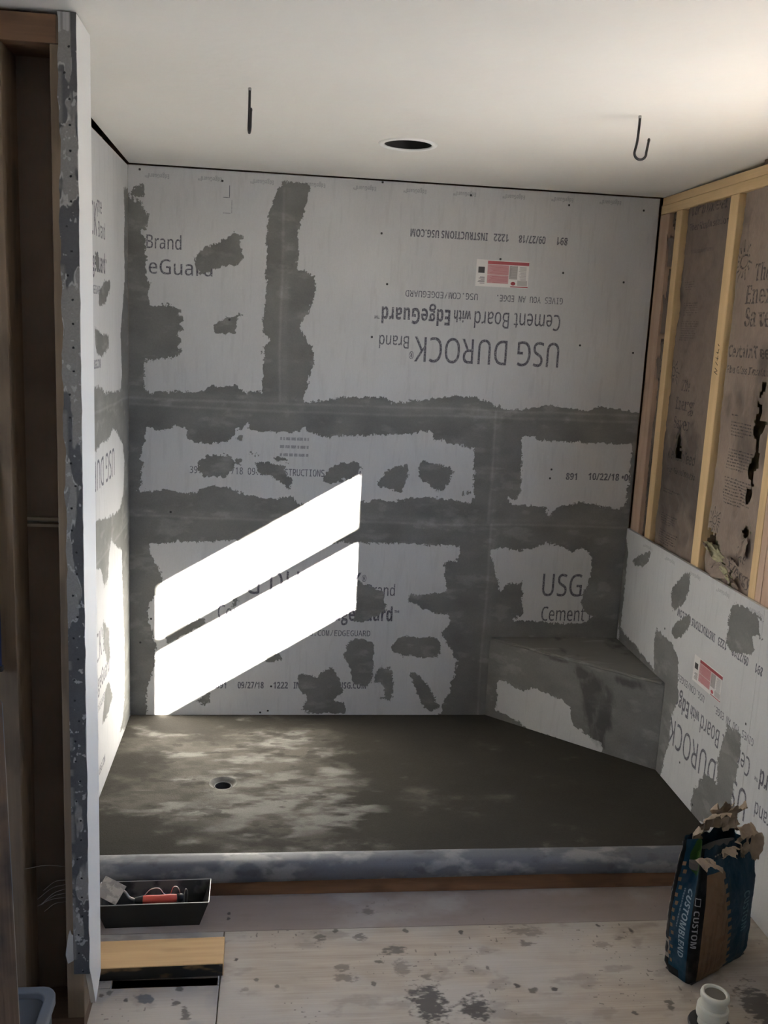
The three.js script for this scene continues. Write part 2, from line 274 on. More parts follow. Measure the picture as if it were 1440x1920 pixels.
// ---------------------------------------------------------------- back wall
{
  const g = structure('wall_back', 'grey cement board shower wall with thinset smears and maker print', 'wall');
  const y0 = 0.05, hm = 2.36, wm = W;
  const t = cementWall(wm, hm, 840, BACK, (x, y) => [x, y - y0], (q, k, H) => {
    const X = (x) => x * k, Y = (y) => (H - (y - y0)) * k;
    boardPrint(q, X(1.8), Y(1.79), k, true);
    boardPrint(q, X(0.356), Y(0.666), k, false);
    boardPrint(q, X(1.79), Y(0.676), k, false, '', ['USG D', 'Cement']);
    fitText(q, 'Brand', X(0.066), Y(2.087), X(0.146), 0.053 * k); fitText(q, 'eGuard', X(0.076), Y(1.99), X(0.262), 0.058 * k);
    const mono = 'monospace';
    fitText(q, '391  09/27/18 09:22  INSTRUCTIONS: USG.COM', X(0.246), Y(1.186), X(0.72), 0.029 * k, '', mono);
    fitText(q, '891', X(1.865), Y(1.204), X(0.055), 0.031 * k, 'bold'); fitText(q, '10/22/18 •00:22', X(1.965), Y(1.206), X(0.25), 0.031 * k, 'bold');
    // small repeating edge print, upside down under the ceiling
    q.globalAlpha = 0.45; for (let i = 0; i < 10; i++) { q.save(); q.translate(X(0.16 + i * 0.205), Y(2.372 + 0.001 * i)); q.rotate(Math.PI); fitText(q, 'EdgeGuard™', 0, 0, 0.095 * k, 0.016 * k, 'bold'); q.restore(); }
    // faint lines of fine print on the narrow board
    q.globalAlpha = 0.6; for (let r = 0; r < 3; r++) para(q, X(0.62), Y(1.35 - r * 0.034), X(0.2), 1, 0.03 * k);
    q.globalAlpha = 1;
    // pencil corner marks near the ceiling
    q.fillRect(X(0.394), Y(2.345), 2, X(0.045)); q.fillRect(X(0.37), Y(2.3), X(0.026), 2); q.fillRect(X(0.404), Y(2.29), 1.2, X(0.05)); q.fillRect(X(0.37), Y(2.24), X(0.03), 1.2);
  }, {
    scr: SCREWS.map(([a, b]) => [a / 1000, b / 1000 - y0]), sd: 101,
    seams: [['h', S1 - y0, 0, wm], ['h', S2 - y0, 0, wm], ['v', 0.615, S1 - y0, 2.3], ['v', 1.53, 0.95, S1 - y0], ['v', 1.548, 0, 0.95], ['h', S1 - 0.03 - y0, 0, wm]],
  });
  const m = std({ map: t.map, bumpMap: t.bump, bumpScale: 0.0016, roughness: 0.88 });
  const boards = [[0, 0.615, S1, 2.4], [0.615, W + 0.005, S1, 2.4], [0, 1.53, S2, S1], [1.53, W + 0.005, S2, S1], [0, 1.548, 0.09, S2], [1.548, W, 0.09, S2]];
  for (const [a, b, c, d] of boards) part('cement_board', planar(bx(a, b, c, d, -0.0127, 0), 0, 1, 0, y0, wm, hm), m, g);
  // framing behind the boards
  part('sheathing', bx(-0.14, 2.3, -0.02, 2.6, -0.13, -0.115), lumber, g);
  for (const x of [-0.12, 0.38, 0.79, 1.2, 1.61, 2.02, 2.225]) part('stud', woodUV(bx(x, x + 0.038, -0.02, 2.39, -0.1148, -0.0128), 1, x), lumber, g);
  // handling sticker, upside down
  const [c, q] = canvas(448, 220); sticker(q);
  const sg = bx(1.410, 1.633, 2.008, 2.116, 0, 0.0006); setUV(sg, (x, y) => [1 - (x - 1.410) / 0.223, 1 - (y - 2.008) / 0.108]);
  part('sticker', sg, std({ map: canvasTex(c), roughness: 0.35 }), g).userData.label = 'red and white handling sticker, upside down';
}
function sticker(q) {
  q.fillStyle = '#d9d5d0'; q.fillRect(0, 0, 448, 220); q.fillStyle = '#9c3a40'; q.fillRect(0, 186, 352, 26); q.fillRect(0, 4, 150, 8);
  q.fillStyle = '#c48f90'; q.fillRect(170, 30, 182, 66); q.fillRect(170, 100, 182, 82);
  q.fillStyle = '#96908d'; q.fillRect(96, 70, 68, 110);
  q.fillStyle = '#b8b2ad'; for (let r = 0; r < 12; r++) q.fillRect(100, 74 + r * 9, rr(40, 60), 3);
  q.fillStyle = '#8f8a88'; for (let r = 0; r < 14; r++) q.fillRect(20, 66 + r * 8, rr(45, 66), 3);
  q.fillStyle = '#a04a4c'; for (let r = 0; r < 15; r++) q.fillRect(178, 36 + r * 9.6, rr(120, 166), 2);
  q.beginPath(); q.ellipse(128, 34, 20, 15, 0, 0, 7); q.fillStyle = '#a8383c'; q.fill();
  q.fillStyle = '#b0aaa6'; q.fillRect(8, 18, 84, 44);
  q.fillStyle = '#3a3838'; q.fillRect(376, 110, 54, 50); for (let r = 0; r < 6; r++) q.fillRect(372, 24 + r * 10, rr(30, 60), 4);
}

// ---------------------------------------------------------------- left shower wall
{
  const g = structure('wall_left', 'cement board side wall of the shower with thinset smears', 'wall');
  const y0 = 0.02, hm = 2.4, wm = 1.64;
  LEFT.dark.push([760, 1585, 1000, 1560, 1300, 1575, 1660, 1550, 1660, 1390, 1250, 1410, 760, 1395], [760, 1085, 1100, 1070, 1660, 1085, 1660, 905, 1200, 925, 760, 915]);
  const t = cementWall(wm, hm, 760, LEFT, (z, y) => [wm - z, y - y0], (q, k, H) => {
    const X = (z) => (wm - z) * k, Y = (y) => (H - (y - y0)) * k;
    boardPrint(q, X(0.51 + 0.785), Y(2.072), k, false); fitText(q, 'me', X(0.66), Y(2.15), 0.09 * k, 0.05 * k);
    boardPrint(q, X(0.35), Y(1.33), k, true, '', ['USG D', '®', 'Brand']);
    boardPrint(q, X(0.5 + 0.785), Y(0.62), k, false);
  }, { sd: 301, seams: [['h', S1 - y0 + 0.0, 0, wm], ['h', S2 - y0 - 0.02, 0, wm]] });
  const m = std({ map: t.map, bumpMap: t.bump, bumpScale: 0.0016, roughness: 0.88 });
  for (const [c, d] of [[0.09, S2], [S2, S1], [S1, 2.397]]) part('cement_board', planar(bx(-0.0127, 0, c, d, 0.002, 1.635), 2, 1, 0, y0, wm, hm, true), m, g);
  part('sheathing', bx(-0.13, -0.115, -0.02, 2.6, -0.1145, 1.634), lumber, g);
  for (const z of [0.02, 0.42, 0.83, 1.24, 1.59]) part('stud', woodUV(bx(-0.1148, -0.0128, -0.02, 2.39, z, z + 0.038), 1, z), lumber, g);
}

// ---------------------------------------------------------------- right wall: cement board below, open studs above, window beyond
const WIN = { z0: 1.311, z1: 2.24, y0: 1.317, y1: 1.952, m0: 1.655, m1: 1.706 };
{
  const g = structure('wall_right', 'open stud wall with kraft faced insulation above a low cement board', 'wall');
  const y0 = -0.01, hm = 1.02, wm = 1.72;
  const t = cementWall(wm, hm, 840, RIGHT, (z, y) => [z, y - y0], (q, k, H) => {
    const X = (z) => z * k, Y = (y) => (H - (y - y0)) * k;
    boardPrint(q, X(1.273), Y(0.376), k, true, '09/27/18', null, '1223');
    boardPrint(q, X(2.1), Y(0.376), k, true);
    q.globalAlpha = 0.4; for (let i = 0; i < 7; i++) { q.save(); q.translate(X(0.3 + i * 0.23), Y(0.972)); q.rotate(Math.PI); fitText(q, 'EdgeGuard™', 0, 0, 0.1 * k, 0.014 * k, 'bold'); q.restore(); }
    q.globalAlpha = 1;
  }, { sd: 501, scr: [[0.76, 0.25], [0.9, 0.15], [1.2, 0.6], [0.5, 0.7]] });
  const m = std({ map: t.map, bumpMap: t.bump, bumpScale: 0.0016, roughness: 0.88 });
  for (const [a, b] of [[0.001, 1.228], [1.2295, 1.72]]) part('cement_board', planar(bx(W, SX - 0.0003, 0.004, 0.994, a, b), 2, 1, 0, y0, wm, hm), m, g);
  part('cement_board', setUV(bx(W, SX - 0.0003, 0.004, 0.994, 1.7215, 2.62), (x, y, z) => [(3.44 - z) / wm, (y - y0) / hm]), m, g);
  // handling sticker, upside down
  const [c, q] = canvas(448, 220); sticker(q);
  const sg = bx(W - 0.0006, W, 0.586, 0.685, 0.786, 1.012); setUV(sg, (x, y, z) => [1 - (z - 0.786) / 0.226, 1 - (y - 0.586) / 0.099]);
  part('sticker', sg, std({ map: canvasTex(c), roughness: 0.35 }), g).userData.label = 'red and white handling sticker, upside down';
  // framing
  const XO = 2.268, TOP = 2.334;
  const stud = (a, b, mt, y1 = TOP, yb = 0.04) => part('stud', woodUV(rb(SX, XO, yb, y1, a, b, 0.0025), 1, a), mt, g);
  stud(0.004, 0.098, pinePink); stud(0.168, 0.222, pine); stud(0.636, 0.7, pine); stud(1.086, 1.131, pine); stud(1.1315, 1.17, pinePink); stud(1.1705, 1.225, pinePink);
  stud(1.226, 1.28, pine, 2.0395); stud(2.345, 2.4, pine); stud(2.56, 2.62, pine); stud(1.75, 1.8, pine, 1.24);
  part('header', woodUV(rb(SX, XO, 2.04, TOP, 1.226, 2.344, 0.003), 2, 0.4), pine, g);
  part('sill_plate', woodUV(rb(SX, XO, 1.2405, 1.28, 1.2805, 2.344, 0.003), 2, 0.7), pine, g);
  part('bottom_plate', woodUV(rb(SX, XO, 0, 0.0395, 0.02, 2.62, 0.003), 2, 0.1), oldPine, g);
  part('top_plate', woodUV(rb(SX, XO, 2.3345, 2.371, 0.003, 2.62, 0.003), 2, 0.2), pine, g);
  part('top_plate', woodUV(rb(SX + 0.004, XO, 2.3715, 2.4045, 0.003, 2.62, 0.002), 2, 0.6), pine, g);
  part('blocking', woodUV(rb(SX + 0.002, XO, 2.404, 2.45, 0.85, 2.62, 0.002), 2, 0.6), darkWood, g);
  // sheathing with the window opening
  const sh = std({ map: darkWood.map, roughness: 0.95 });
  const SH = [[-0.12, 1.28, -0.05, 2.6], [2.345, 5.35, -0.05, 2.6], [1.28, 2.345, -0.05, 1.28], [1.28, 2.345, 2.04, 2.6]];
  for (const [a, b, c2, d] of SH) part('sheathing', woodUV(bx(XO, 2.285, c2, d, a, b), 2), sh, g);
  // drywall on the rest of the wall, behind the camera
  part('drywall_sheet', setUV(bx(W, SX, 0.0, 2.43, 2.6205, 5.2), (x, y, z) => [z, y]), paintMat, g);
  part('framing_core', bx(SX, XO, 0, 2.46, 2.621, 5.2), lumber, g);
  // pencil note on the second stud
  const strokes = [[0, 0, 9, 26, 13, 2, 23, 24], [33, 4, 45, 24], [56, 2, 60, 26], [50, 12, 68, 9], [77, 4, 80, 25], [74, 16, 92, 7], [101, 8, 109, 20]], lines = [];
  for (const s of strokes) for (let i = 0; i + 3 < s.length; i += 2) lines.push(new THREE.TubeGeometry(new THREE.LineCurve3(new THREE.Vector3(SX, 1.708 + s[i] / 1000, 0.684 - s[i + 1] / 1000), new THREE.Vector3(SX, 1.708 + s[i + 2] / 1000, 0.684 - s[i + 3] / 1000)), 1, 0.0011, 5));
  part('pencil_note', mergeGeometries(lines), blackStain, g);
  insulation(g);
}
// kraft faced batts
function paperTex(draw, w, h, s, litTone) {
  const [c, q] = canvas(w * 1000, h * 1000); q.fillStyle = '#fff'; draw(q, 1000, h);
  const id = q.getImageData(0, 0, c.width, c.height).data, cw = c.width, ch = c.height;
  return texFromFn(w, h, 1000, (u, v, i, j) => {
    const l = fbm(u * 7, v * 7, s, 5), f = vnoise(u * 400, v * 90, s + 3), st = sstep(0.54, 0.7, fbm(u * 5 + 4, v * 3, s + 6, 5));
    let b = mix3([0.27, 0.205, 0.155], [0.19, 0.142, 0.112], l); const k = litTone * (0.92 + 0.16 * f) * (1 - 0.5 * st);
    const ink = id[((ch - 1 - j) * cw + i) * 4 + 3] / 255 * (0.45 + 0.55 * sstep(0.3, 0.6, vnoise(u * 160, v * 160, s + 9)));
    b = mix3(b, [0.03, 0.024, 0.022], ink * 0.85);
    return [b[0] * k, b[1] * k, b[2] * k, l * 0.6 + 0.3 * fbm(u * 40, v * 40, s + 12, 3)];
  });
}
function sunLogo(q, x, y, r) { q.save(); q.translate(x, y); q.strokeStyle = '#fff'; q.lineWidth = r * 0.09; q.beginPath(); q.arc(0, 0, r * 0.3, 0, 7); q.stroke(); for (let a = 0; a < 14; a++) { const t = a / 14 * Math.PI * 2; q.beginPath(); q.moveTo(Math.cos(t) * r * 0.45, Math.sin(t) * r * 0.45); q.lineTo(Math.cos(t + 0.12) * r * (a % 2 ? 0.75 : 1), Math.sin(t + 0.12) * r * (a % 2 ? 0.75 : 1)); q.stroke(); } q.restore(); }
function para(q, x, y, w, n, lh) { for (let r = 0; r < n; r++) { let p = x; const e = x + w * (r === n - 1 ? 0.6 : rr(0.88, 1)); while (p < e) { const l = rr(6, 22); q.fillRect(p, y + r * lh, Math.min(l, e - p), lh * 0.42); p += l + 4; } } }
function insulation(g) {
  const brand = (q, k, H, x, y, w, flip) => { q.save(); q.translate(x * k, (H - y) * k); if (flip) q.rotate(Math.PI); fitText(q, 'CertainTeed', 0, 0, w * k, 0.042 * k, 'bold'); fitText(q, 'Fiber Glass Insulation', 0, 0.056 * k, w * 1.05 * k, 0.026 * k, 'bold'); q.restore(); };
  const saver = (q, k, H, x, y, s) => { const Y = (v) => (H - v) * k; fitText(q, 'The', (x + 0.05) * k, Y(y), 0.085 * k * s, 0.045 * k * s, 'bold', 'serif'); fitText(q, 'Energy', x * k, Y(y - 0.075), 0.2 * k * s, 0.05 * k * s, 'bold', 'serif'); fitText(q, 'Saver', (x + 0.01) * k, Y(y - 0.15), 0.16 * k * s, 0.05 * k * s, 'bold', 'serif'); };
  const wide = 0.42, tall = 1.4, yb = 0.96;
  const t1 = paperTex((q, k, H) => { const Y = (v) => (H - (v - yb)) * k, o = (z) => (z - 0.222) * k;
    brand(q, k, H, 0.07, 2.3 - yb, 0.3); q.globalAlpha = 0.35; q.fillRect(o(0.31), Y(2.17), 0.2 * k, 14); q.globalAlpha = 1;
    q.globalAlpha = 0.6; para(q, o(0.3), Y(2.05), 0.11 * k, 4, 9); para(q, o(0.3), Y(1.97), 0.13 * k, 6, 9); para(q, o(0.3), Y(1.9), 0.13 * k, 9, 9); q.globalAlpha = 1;
    sunLogo(q, o(0.265), Y(1.7), 0.06 * k); saver(q, k, H, 0.1, 1.63 - yb, 0.95);
    q.beginPath(); for (const [a, b] of [[0.4, 1.5], [0.43, 1.44], [0.415, 1.44], [0.45, 1.38], [0.36, 1.38], [0.385, 1.44], [0.37, 1.44]]) q.lineTo(o(a), Y(b)); q.fill();
    brand(q, k, H, 0.08, 1.355 - yb, 0.26); para(q, o(0.3), Y(1.23), 0.17 * k, 2, 10); para(q, o(0.3), Y(1.13), 0.16 * k, 5, 10); para(q, o(0.3), Y(1.06), 0.17 * k, 6, 10); }, wide, tall, 701, 0.82);  // paper darkened to carry the dimmer light on this bay
  const t2 = paperTex((q, k, H) => { const Y = (v) => (H - (v - yb)) * k, o = (z) => (z - 0.69) * k;
    sunLogo(q, o(0.765), Y(2.1), 0.075 * k); saver(q, k, H, 0.13, 2.03 - yb, 1.25); brand(q, k, H, 0.045, 1.775 - yb, 0.3);
    para(q, o(0.82), Y(1.58), 0.06 * k, 1, 12); para(q, o(0.82), Y(1.555), 0.17 * k, 5, 11); para(q, o(0.82), Y(1.46), 0.2 * k, 7, 11); para(q, o(0.82), Y(1.36), 0.2 * k, 9, 11);
    sunLogo(q, o(0.77), Y(1.19), 0.05 * k); q.save(); q.translate(o(0.95), Y(1.1)); q.rotate(0.25); q.scale(0.8, 0.8); fitText(q, 'The', 0, 0, 0.09 * k, 0.05 * k, 'bold', 'serif'); fitText(q, 'Energy', -0.03 * k, 0.07 * k, 0.2 * k, 0.05 * k, 'bold', 'serif'); q.restore(); }, wide, tall, 721, 1.25);  // paper paled to carry the stronger light on this bay
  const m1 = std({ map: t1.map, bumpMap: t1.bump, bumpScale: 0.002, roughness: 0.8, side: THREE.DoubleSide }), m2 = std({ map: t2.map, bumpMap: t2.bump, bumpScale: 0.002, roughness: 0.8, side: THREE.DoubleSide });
  const wool = std({ map: texFromFn(0.4, 0.4, 640, (u, v) => { const n = fbm(u * 60, v * 60, 771, 4), k = 0.6 + 0.7 * n; return [0.44 * k, 0.4 * k, 0.24 * k, n]; }, { repeat: true }).map, roughness: 1 });
  const bay = (z0, z1, mat, s, tear, zt, bulge) => {
    const batt = new THREE.Group(); batt.name = 'insulation_batt'; g.add(batt);
    const nu = 40, nv = 130, y1 = 2.333, y0 = 0.965, P = [], UV = [], I = [], id = (i, j) => j * (nu + 1) + i;
    for (let j = 0; j <= nv; j++) for (let i = 0; i <= nu; i++) {
      const a = i / nu, b = j / nv, e = Math.pow(Math.sin(Math.PI * a), 0.5), y = y0 + (y1 - y0) * b, z = z0 + (z1 - z0) * a + (fbm(b * 9, a * 2, s, 3) - 0.5) * 0.02 * e;
      const cr = Math.abs(fbm(a * 5, b * 12, s + 2, 4) - 0.5), edge = sstep(0.14, 0, Math.min(a, 1 - a)) * (fbm(b * 14, a * 3, s + 7, 3) - 0.3) * 0.022;
      const px = 2.198 + 0.042 * sstep(0.035, 0.008, a) + 0.012 * sstep(0.975, 1, a) - e * bulge * (0.7 + 0.5 * fbm(b * 4, a * 2, s + 4, 2)) + ((cr - 0.1) * 0.055 + (Math.abs(fbm(a * 14 + b * 6, b * 30, s + 14, 3) - 0.5) - 0.1) * 0.02) * e + edge * 0.6;
      P.push(a > 0.035 ? clamp(px, 2.183, 2.22) : px, y, z);
      UV.push((z - zt) / wide, (y - yb) / tall);
    }
    for (let j = 0; j < nv; j++) for (let i = 0; i < nu; i++) {
      const a = (i + 0.5) / nu, b = y0 + (y1 - y0) * (j + 0.5) / nv, z = z0 + (z1 - z0) * a;
      if (tear && tear(z, b)) continue;
      I.push(id(i, j), id(i, j + 1), id(i + 1, j), id(i + 1, j), id(i, j + 1), id(i + 1, j + 1));
    }
    const ge = new THREE.BufferGeometry(); ge.setAttribute('position', new THREE.Float32BufferAttribute(P, 3)); ge.setAttribute('uv', new THREE.Float32BufferAttribute(UV, 2)); ge.setIndex(I); ge.computeVertexNormals();
    part('kraft_paper', ge, mat, batt);
    const wg = new THREE.BoxGeometry(0.03, y1 - y0, z1 - z0 - 0.006, 1, 60, 20).translate(2.25, (y0 + y1) / 2, (z0 + z1) / 2), p = wg.attributes.position;
    for (let i = 0; i < p.count; i++) if (p.getX(i) < 2.25) p.setX(i, p.getX(i) + (fbm(p.getY(i) * 30, p.getZ(i) * 30, s + 9, 4) - 0.5) * 0.016);
    wg.computeVertexNormals(); setUV(wg, (x, y, z) => [z * 2.5, y * 2.5]); part('glass_wool', wg, wool, batt);
    return batt;
  };
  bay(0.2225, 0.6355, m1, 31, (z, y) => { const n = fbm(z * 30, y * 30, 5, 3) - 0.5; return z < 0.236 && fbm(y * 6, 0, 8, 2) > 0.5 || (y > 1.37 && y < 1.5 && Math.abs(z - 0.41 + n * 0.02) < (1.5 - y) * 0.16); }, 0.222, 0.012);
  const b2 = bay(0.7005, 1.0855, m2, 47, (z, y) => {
    const n = (fbm(z * 25, y * 25, 15, 4) - 0.5);
    const a = Math.hypot((z - 0.80 - n * 0.1) / 0.11, (y - 1.09 + (z - 0.8) * 0.5 + n * 0.05) / 0.032), b = Math.hypot((z - 0.99 + n * 0.1) / 0.028, (y - 1.16 + n * 0.1) / 0.05), c = Math.hypot((z - 1.01 + n * 0.06) / 0.02, (y - 1.5 + n * 0.3) / 0.2), d = Math.hypot((z - 0.94 + n * 0.06) / 0.012, (y - 1.0) / 0.05);
    return a < 1 || b < 1 || c < 1 || d < 1 || (z < 0.722 && fbm(y * 5, 1, 18, 2) > 0.47);
  }, 0.69, 0.014);
  // torn paper flaps and pulled-out wool at the tear
  for (const [z, y, w, h, rz, tw] of [[0.77, 1.08, 0.1, 0.06, 0.5, 0.6], [0.86, 1.03, 0.13, 0.07, -0.3, -0.7], [0.95, 1.08, 0.09, 0.08, 0.2, 0.8], [1.02, 1.16, 0.05, 0.11, 0.1, -0.5], [0.99, 1.02, 0.05, 0.1, -0.1, 0.5]]) {
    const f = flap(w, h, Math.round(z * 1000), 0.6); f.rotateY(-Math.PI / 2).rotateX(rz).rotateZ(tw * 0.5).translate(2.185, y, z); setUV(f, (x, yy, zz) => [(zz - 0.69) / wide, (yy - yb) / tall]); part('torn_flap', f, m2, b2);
  }
  for (const [z, y, r] of [[0.77, 1.085, 0.03], [0.83, 1.07, 0.034], [0.89, 1.035, 0.026], [0.93, 1.015, 0.02]]) {
    const s = new THREE.SphereGeometry(r, 24, 16), p = s.attributes.position; for (let i = 0; i < p.count; i++) { const k = 0.35 + 1.3 * fbm(p.getX(i) * 90 + z * 50, p.getY(i) * 90 + p.getZ(i) * 70, 61, 3); p.setXYZ(i, p.getX(i) * k * 0.45, p.getY(i) * k * 0.6, p.getZ(i) * k * 1.5); } s.computeVertexNormals(); s.translate(2.19, y, z); setUV(s, (x, yy, zz) => [zz * 3, yy * 3]); part('wool_tuft', s, wool, b2);
  }
  // narrow bay by the corner: crumpled paper in the same dimmed tone and its open cavity
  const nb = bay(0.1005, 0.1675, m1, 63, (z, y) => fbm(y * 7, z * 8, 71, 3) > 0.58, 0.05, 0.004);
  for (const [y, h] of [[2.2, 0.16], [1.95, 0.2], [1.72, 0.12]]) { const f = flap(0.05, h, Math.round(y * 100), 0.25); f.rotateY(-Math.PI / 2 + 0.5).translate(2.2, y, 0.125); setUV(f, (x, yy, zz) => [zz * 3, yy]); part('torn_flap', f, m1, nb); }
}
// a ragged scrap of paper, curled, in the xy plane around the origin
function flap(w, h, s, curl = 1) {
  const n = 14, g = new THREE.PlaneGeometry(w, h, n, n), p = g.attributes.position;
  for (let i = 0; i < p.count; i++) {
    const a = p.getX(i) / w + 0.5, b = p.getY(i) / h + 0.5, j = 1 - 0.45 * b * fbm(a * 6 + s, 0.3, s, 3) - 0.12 * vnoise(a * 22, b * 2, s);
    p.setXYZ(i, p.getX(i) * (1 - 0.25 * b * vnoise(b * 5, s * 0.1, s + 1)) + (fbm(b * 5, s, s, 2) - 0.5) * w * 0.2 * b, (b * j - 0.5) * h, curl * (b * b * h * 0.35 * (0.4 + vnoise(s, 2, 3)) + (fbm(a * 5, b * 4, s + 4, 3) - 0.5) * 0.02 + Math.sin(a * 5 + s) * 0.006));
  }
  g.computeVertexNormals(); return g;
}

// ---------------------------------------------------------------- window (just outside the frame on the right) and the ground beyond
{
  const g = structure('window_1', 'two pane window in the stud wall', 'window');
  const wm = plain(0.75, 0.75, 0.74, 0.45), { z0, z1, y0, y1, m0, m1 } = WIN, xi = 2.185, xo = 2.215;
  part('frame', bx(xi, xo, 1.281, y0, 1.2805, 2.3445), wm, g); part('frame', bx(xi, xo, y1, 2.0395, 1.2805, 2.3445), wm, g);
  part('frame', bx(xi, xo, y0, y1, 1.2805, z0), wm, g); part('frame', bx(xi, xo, y0, y1, z1, 2.3445), wm, g);
  part('sash_rail', bx(xi, xo, m0, m1, z0, z1), wm, g);
  const glass = new THREE.MeshPhysicalMaterial({ color: C(1, 1, 1), roughness: 0, transmission: 1, thickness: 0, ior: 1.5 });
  part('pane', bx(2.199, 2.201, y0, m0, z0, z1), glass, g); part('pane', bx(2.199, 2.201, m1, y1, z0, z1), glass, g);
  part('stool', rb(2.13, 2.1845, 1.296, 1.312, 1.26, 2.36, 0.003), wm, g);
}
{
  const g = structure('ground', 'pale ground outside the window', 'ground');
  const t = texFromFn(4, 4, 128, (u, v) => { const n = fbm(u * 3, v * 3, 811, 5), k = 0.8 + 0.4 * n; return [0.34 * k, 0.325 * k, 0.305 * k, n]; }, { repeat: true });
  for (const [gx0, gx1] of [[2.45, 40], [-40, -1.6]]) part('ground_slab', setUV(bx(gx0, gx1, -0.7, -0.5, -30, 30), (x, y, z) => [x / 4, z / 4]), std({ map: t.map }), g);
}

// ---------------------------------------------------------------- rest of the room, behind the camera
{
  const g = structure('wall_rear', 'plain drywall at the back of the room', 'wall');
  part('drywall_sheet', setUV(bx(-1.45, 2.268, -0.02, 2.6, 5.2, 5.33), (x, y) => [x, y]), paintMat, g);
  const h = structure('wall_side', 'plain drywall on the far left of the room', 'wall');
  const V = { z0: 2.8, z1: 3.42, y0: 1.05, y1: 1.95 };
  for (const [a, b, c, d] of [[1.0, V.z0, -0.02, 2.6], [V.z1, 5.2, -0.02, 2.6], [V.z0, V.z1, -0.02, V.y0], [V.z0, V.z1, V.y1, 2.6]]) part('drywall_sheet', setUV(bx(-1.45, -1.32, c, d, a, b), (x, y, z) => [z, y]), paintMat, h);
  const w2 = structure('window_2', 'plain daylight window behind the camera', 'window'), wm = plain(0.75, 0.75, 0.74, 0.45), zc = (V.z0 + V.z1) / 2;
  const glass = new THREE.MeshPhysicalMaterial({ color: C(1, 1, 1), roughness: 0, transmission: 1, thickness: 0, ior: 1.5 });
  for (const [a, b] of [[V.z0 + 0.0005, zc], [zc, V.z1 - 0.0005]]) {
    part('frame', bx(-1.41, -1.37, V.y0 + 0.0005, V.y1 - 0.0005, a, a + 0.04), wm, w2); part('frame', bx(-1.41, -1.37, V.y0 + 0.0005, V.y1 - 0.0005, b - 0.04, b), wm, w2);
    part('frame', bx(-1.41, -1.37, V.y0 + 0.0005, V.y0 + 0.04, a + 0.04, b - 0.04), wm, w2); part('frame', bx(-1.41, -1.37, V.y1 - 0.04, V.y1 - 0.0005, a + 0.04, b - 0.04), wm, w2);
    part('pane', bx(-1.391, -1.389, V.y0 + 0.04, V.y1 - 0.04, a + 0.04, b - 0.04), glass, w2);
  }
}

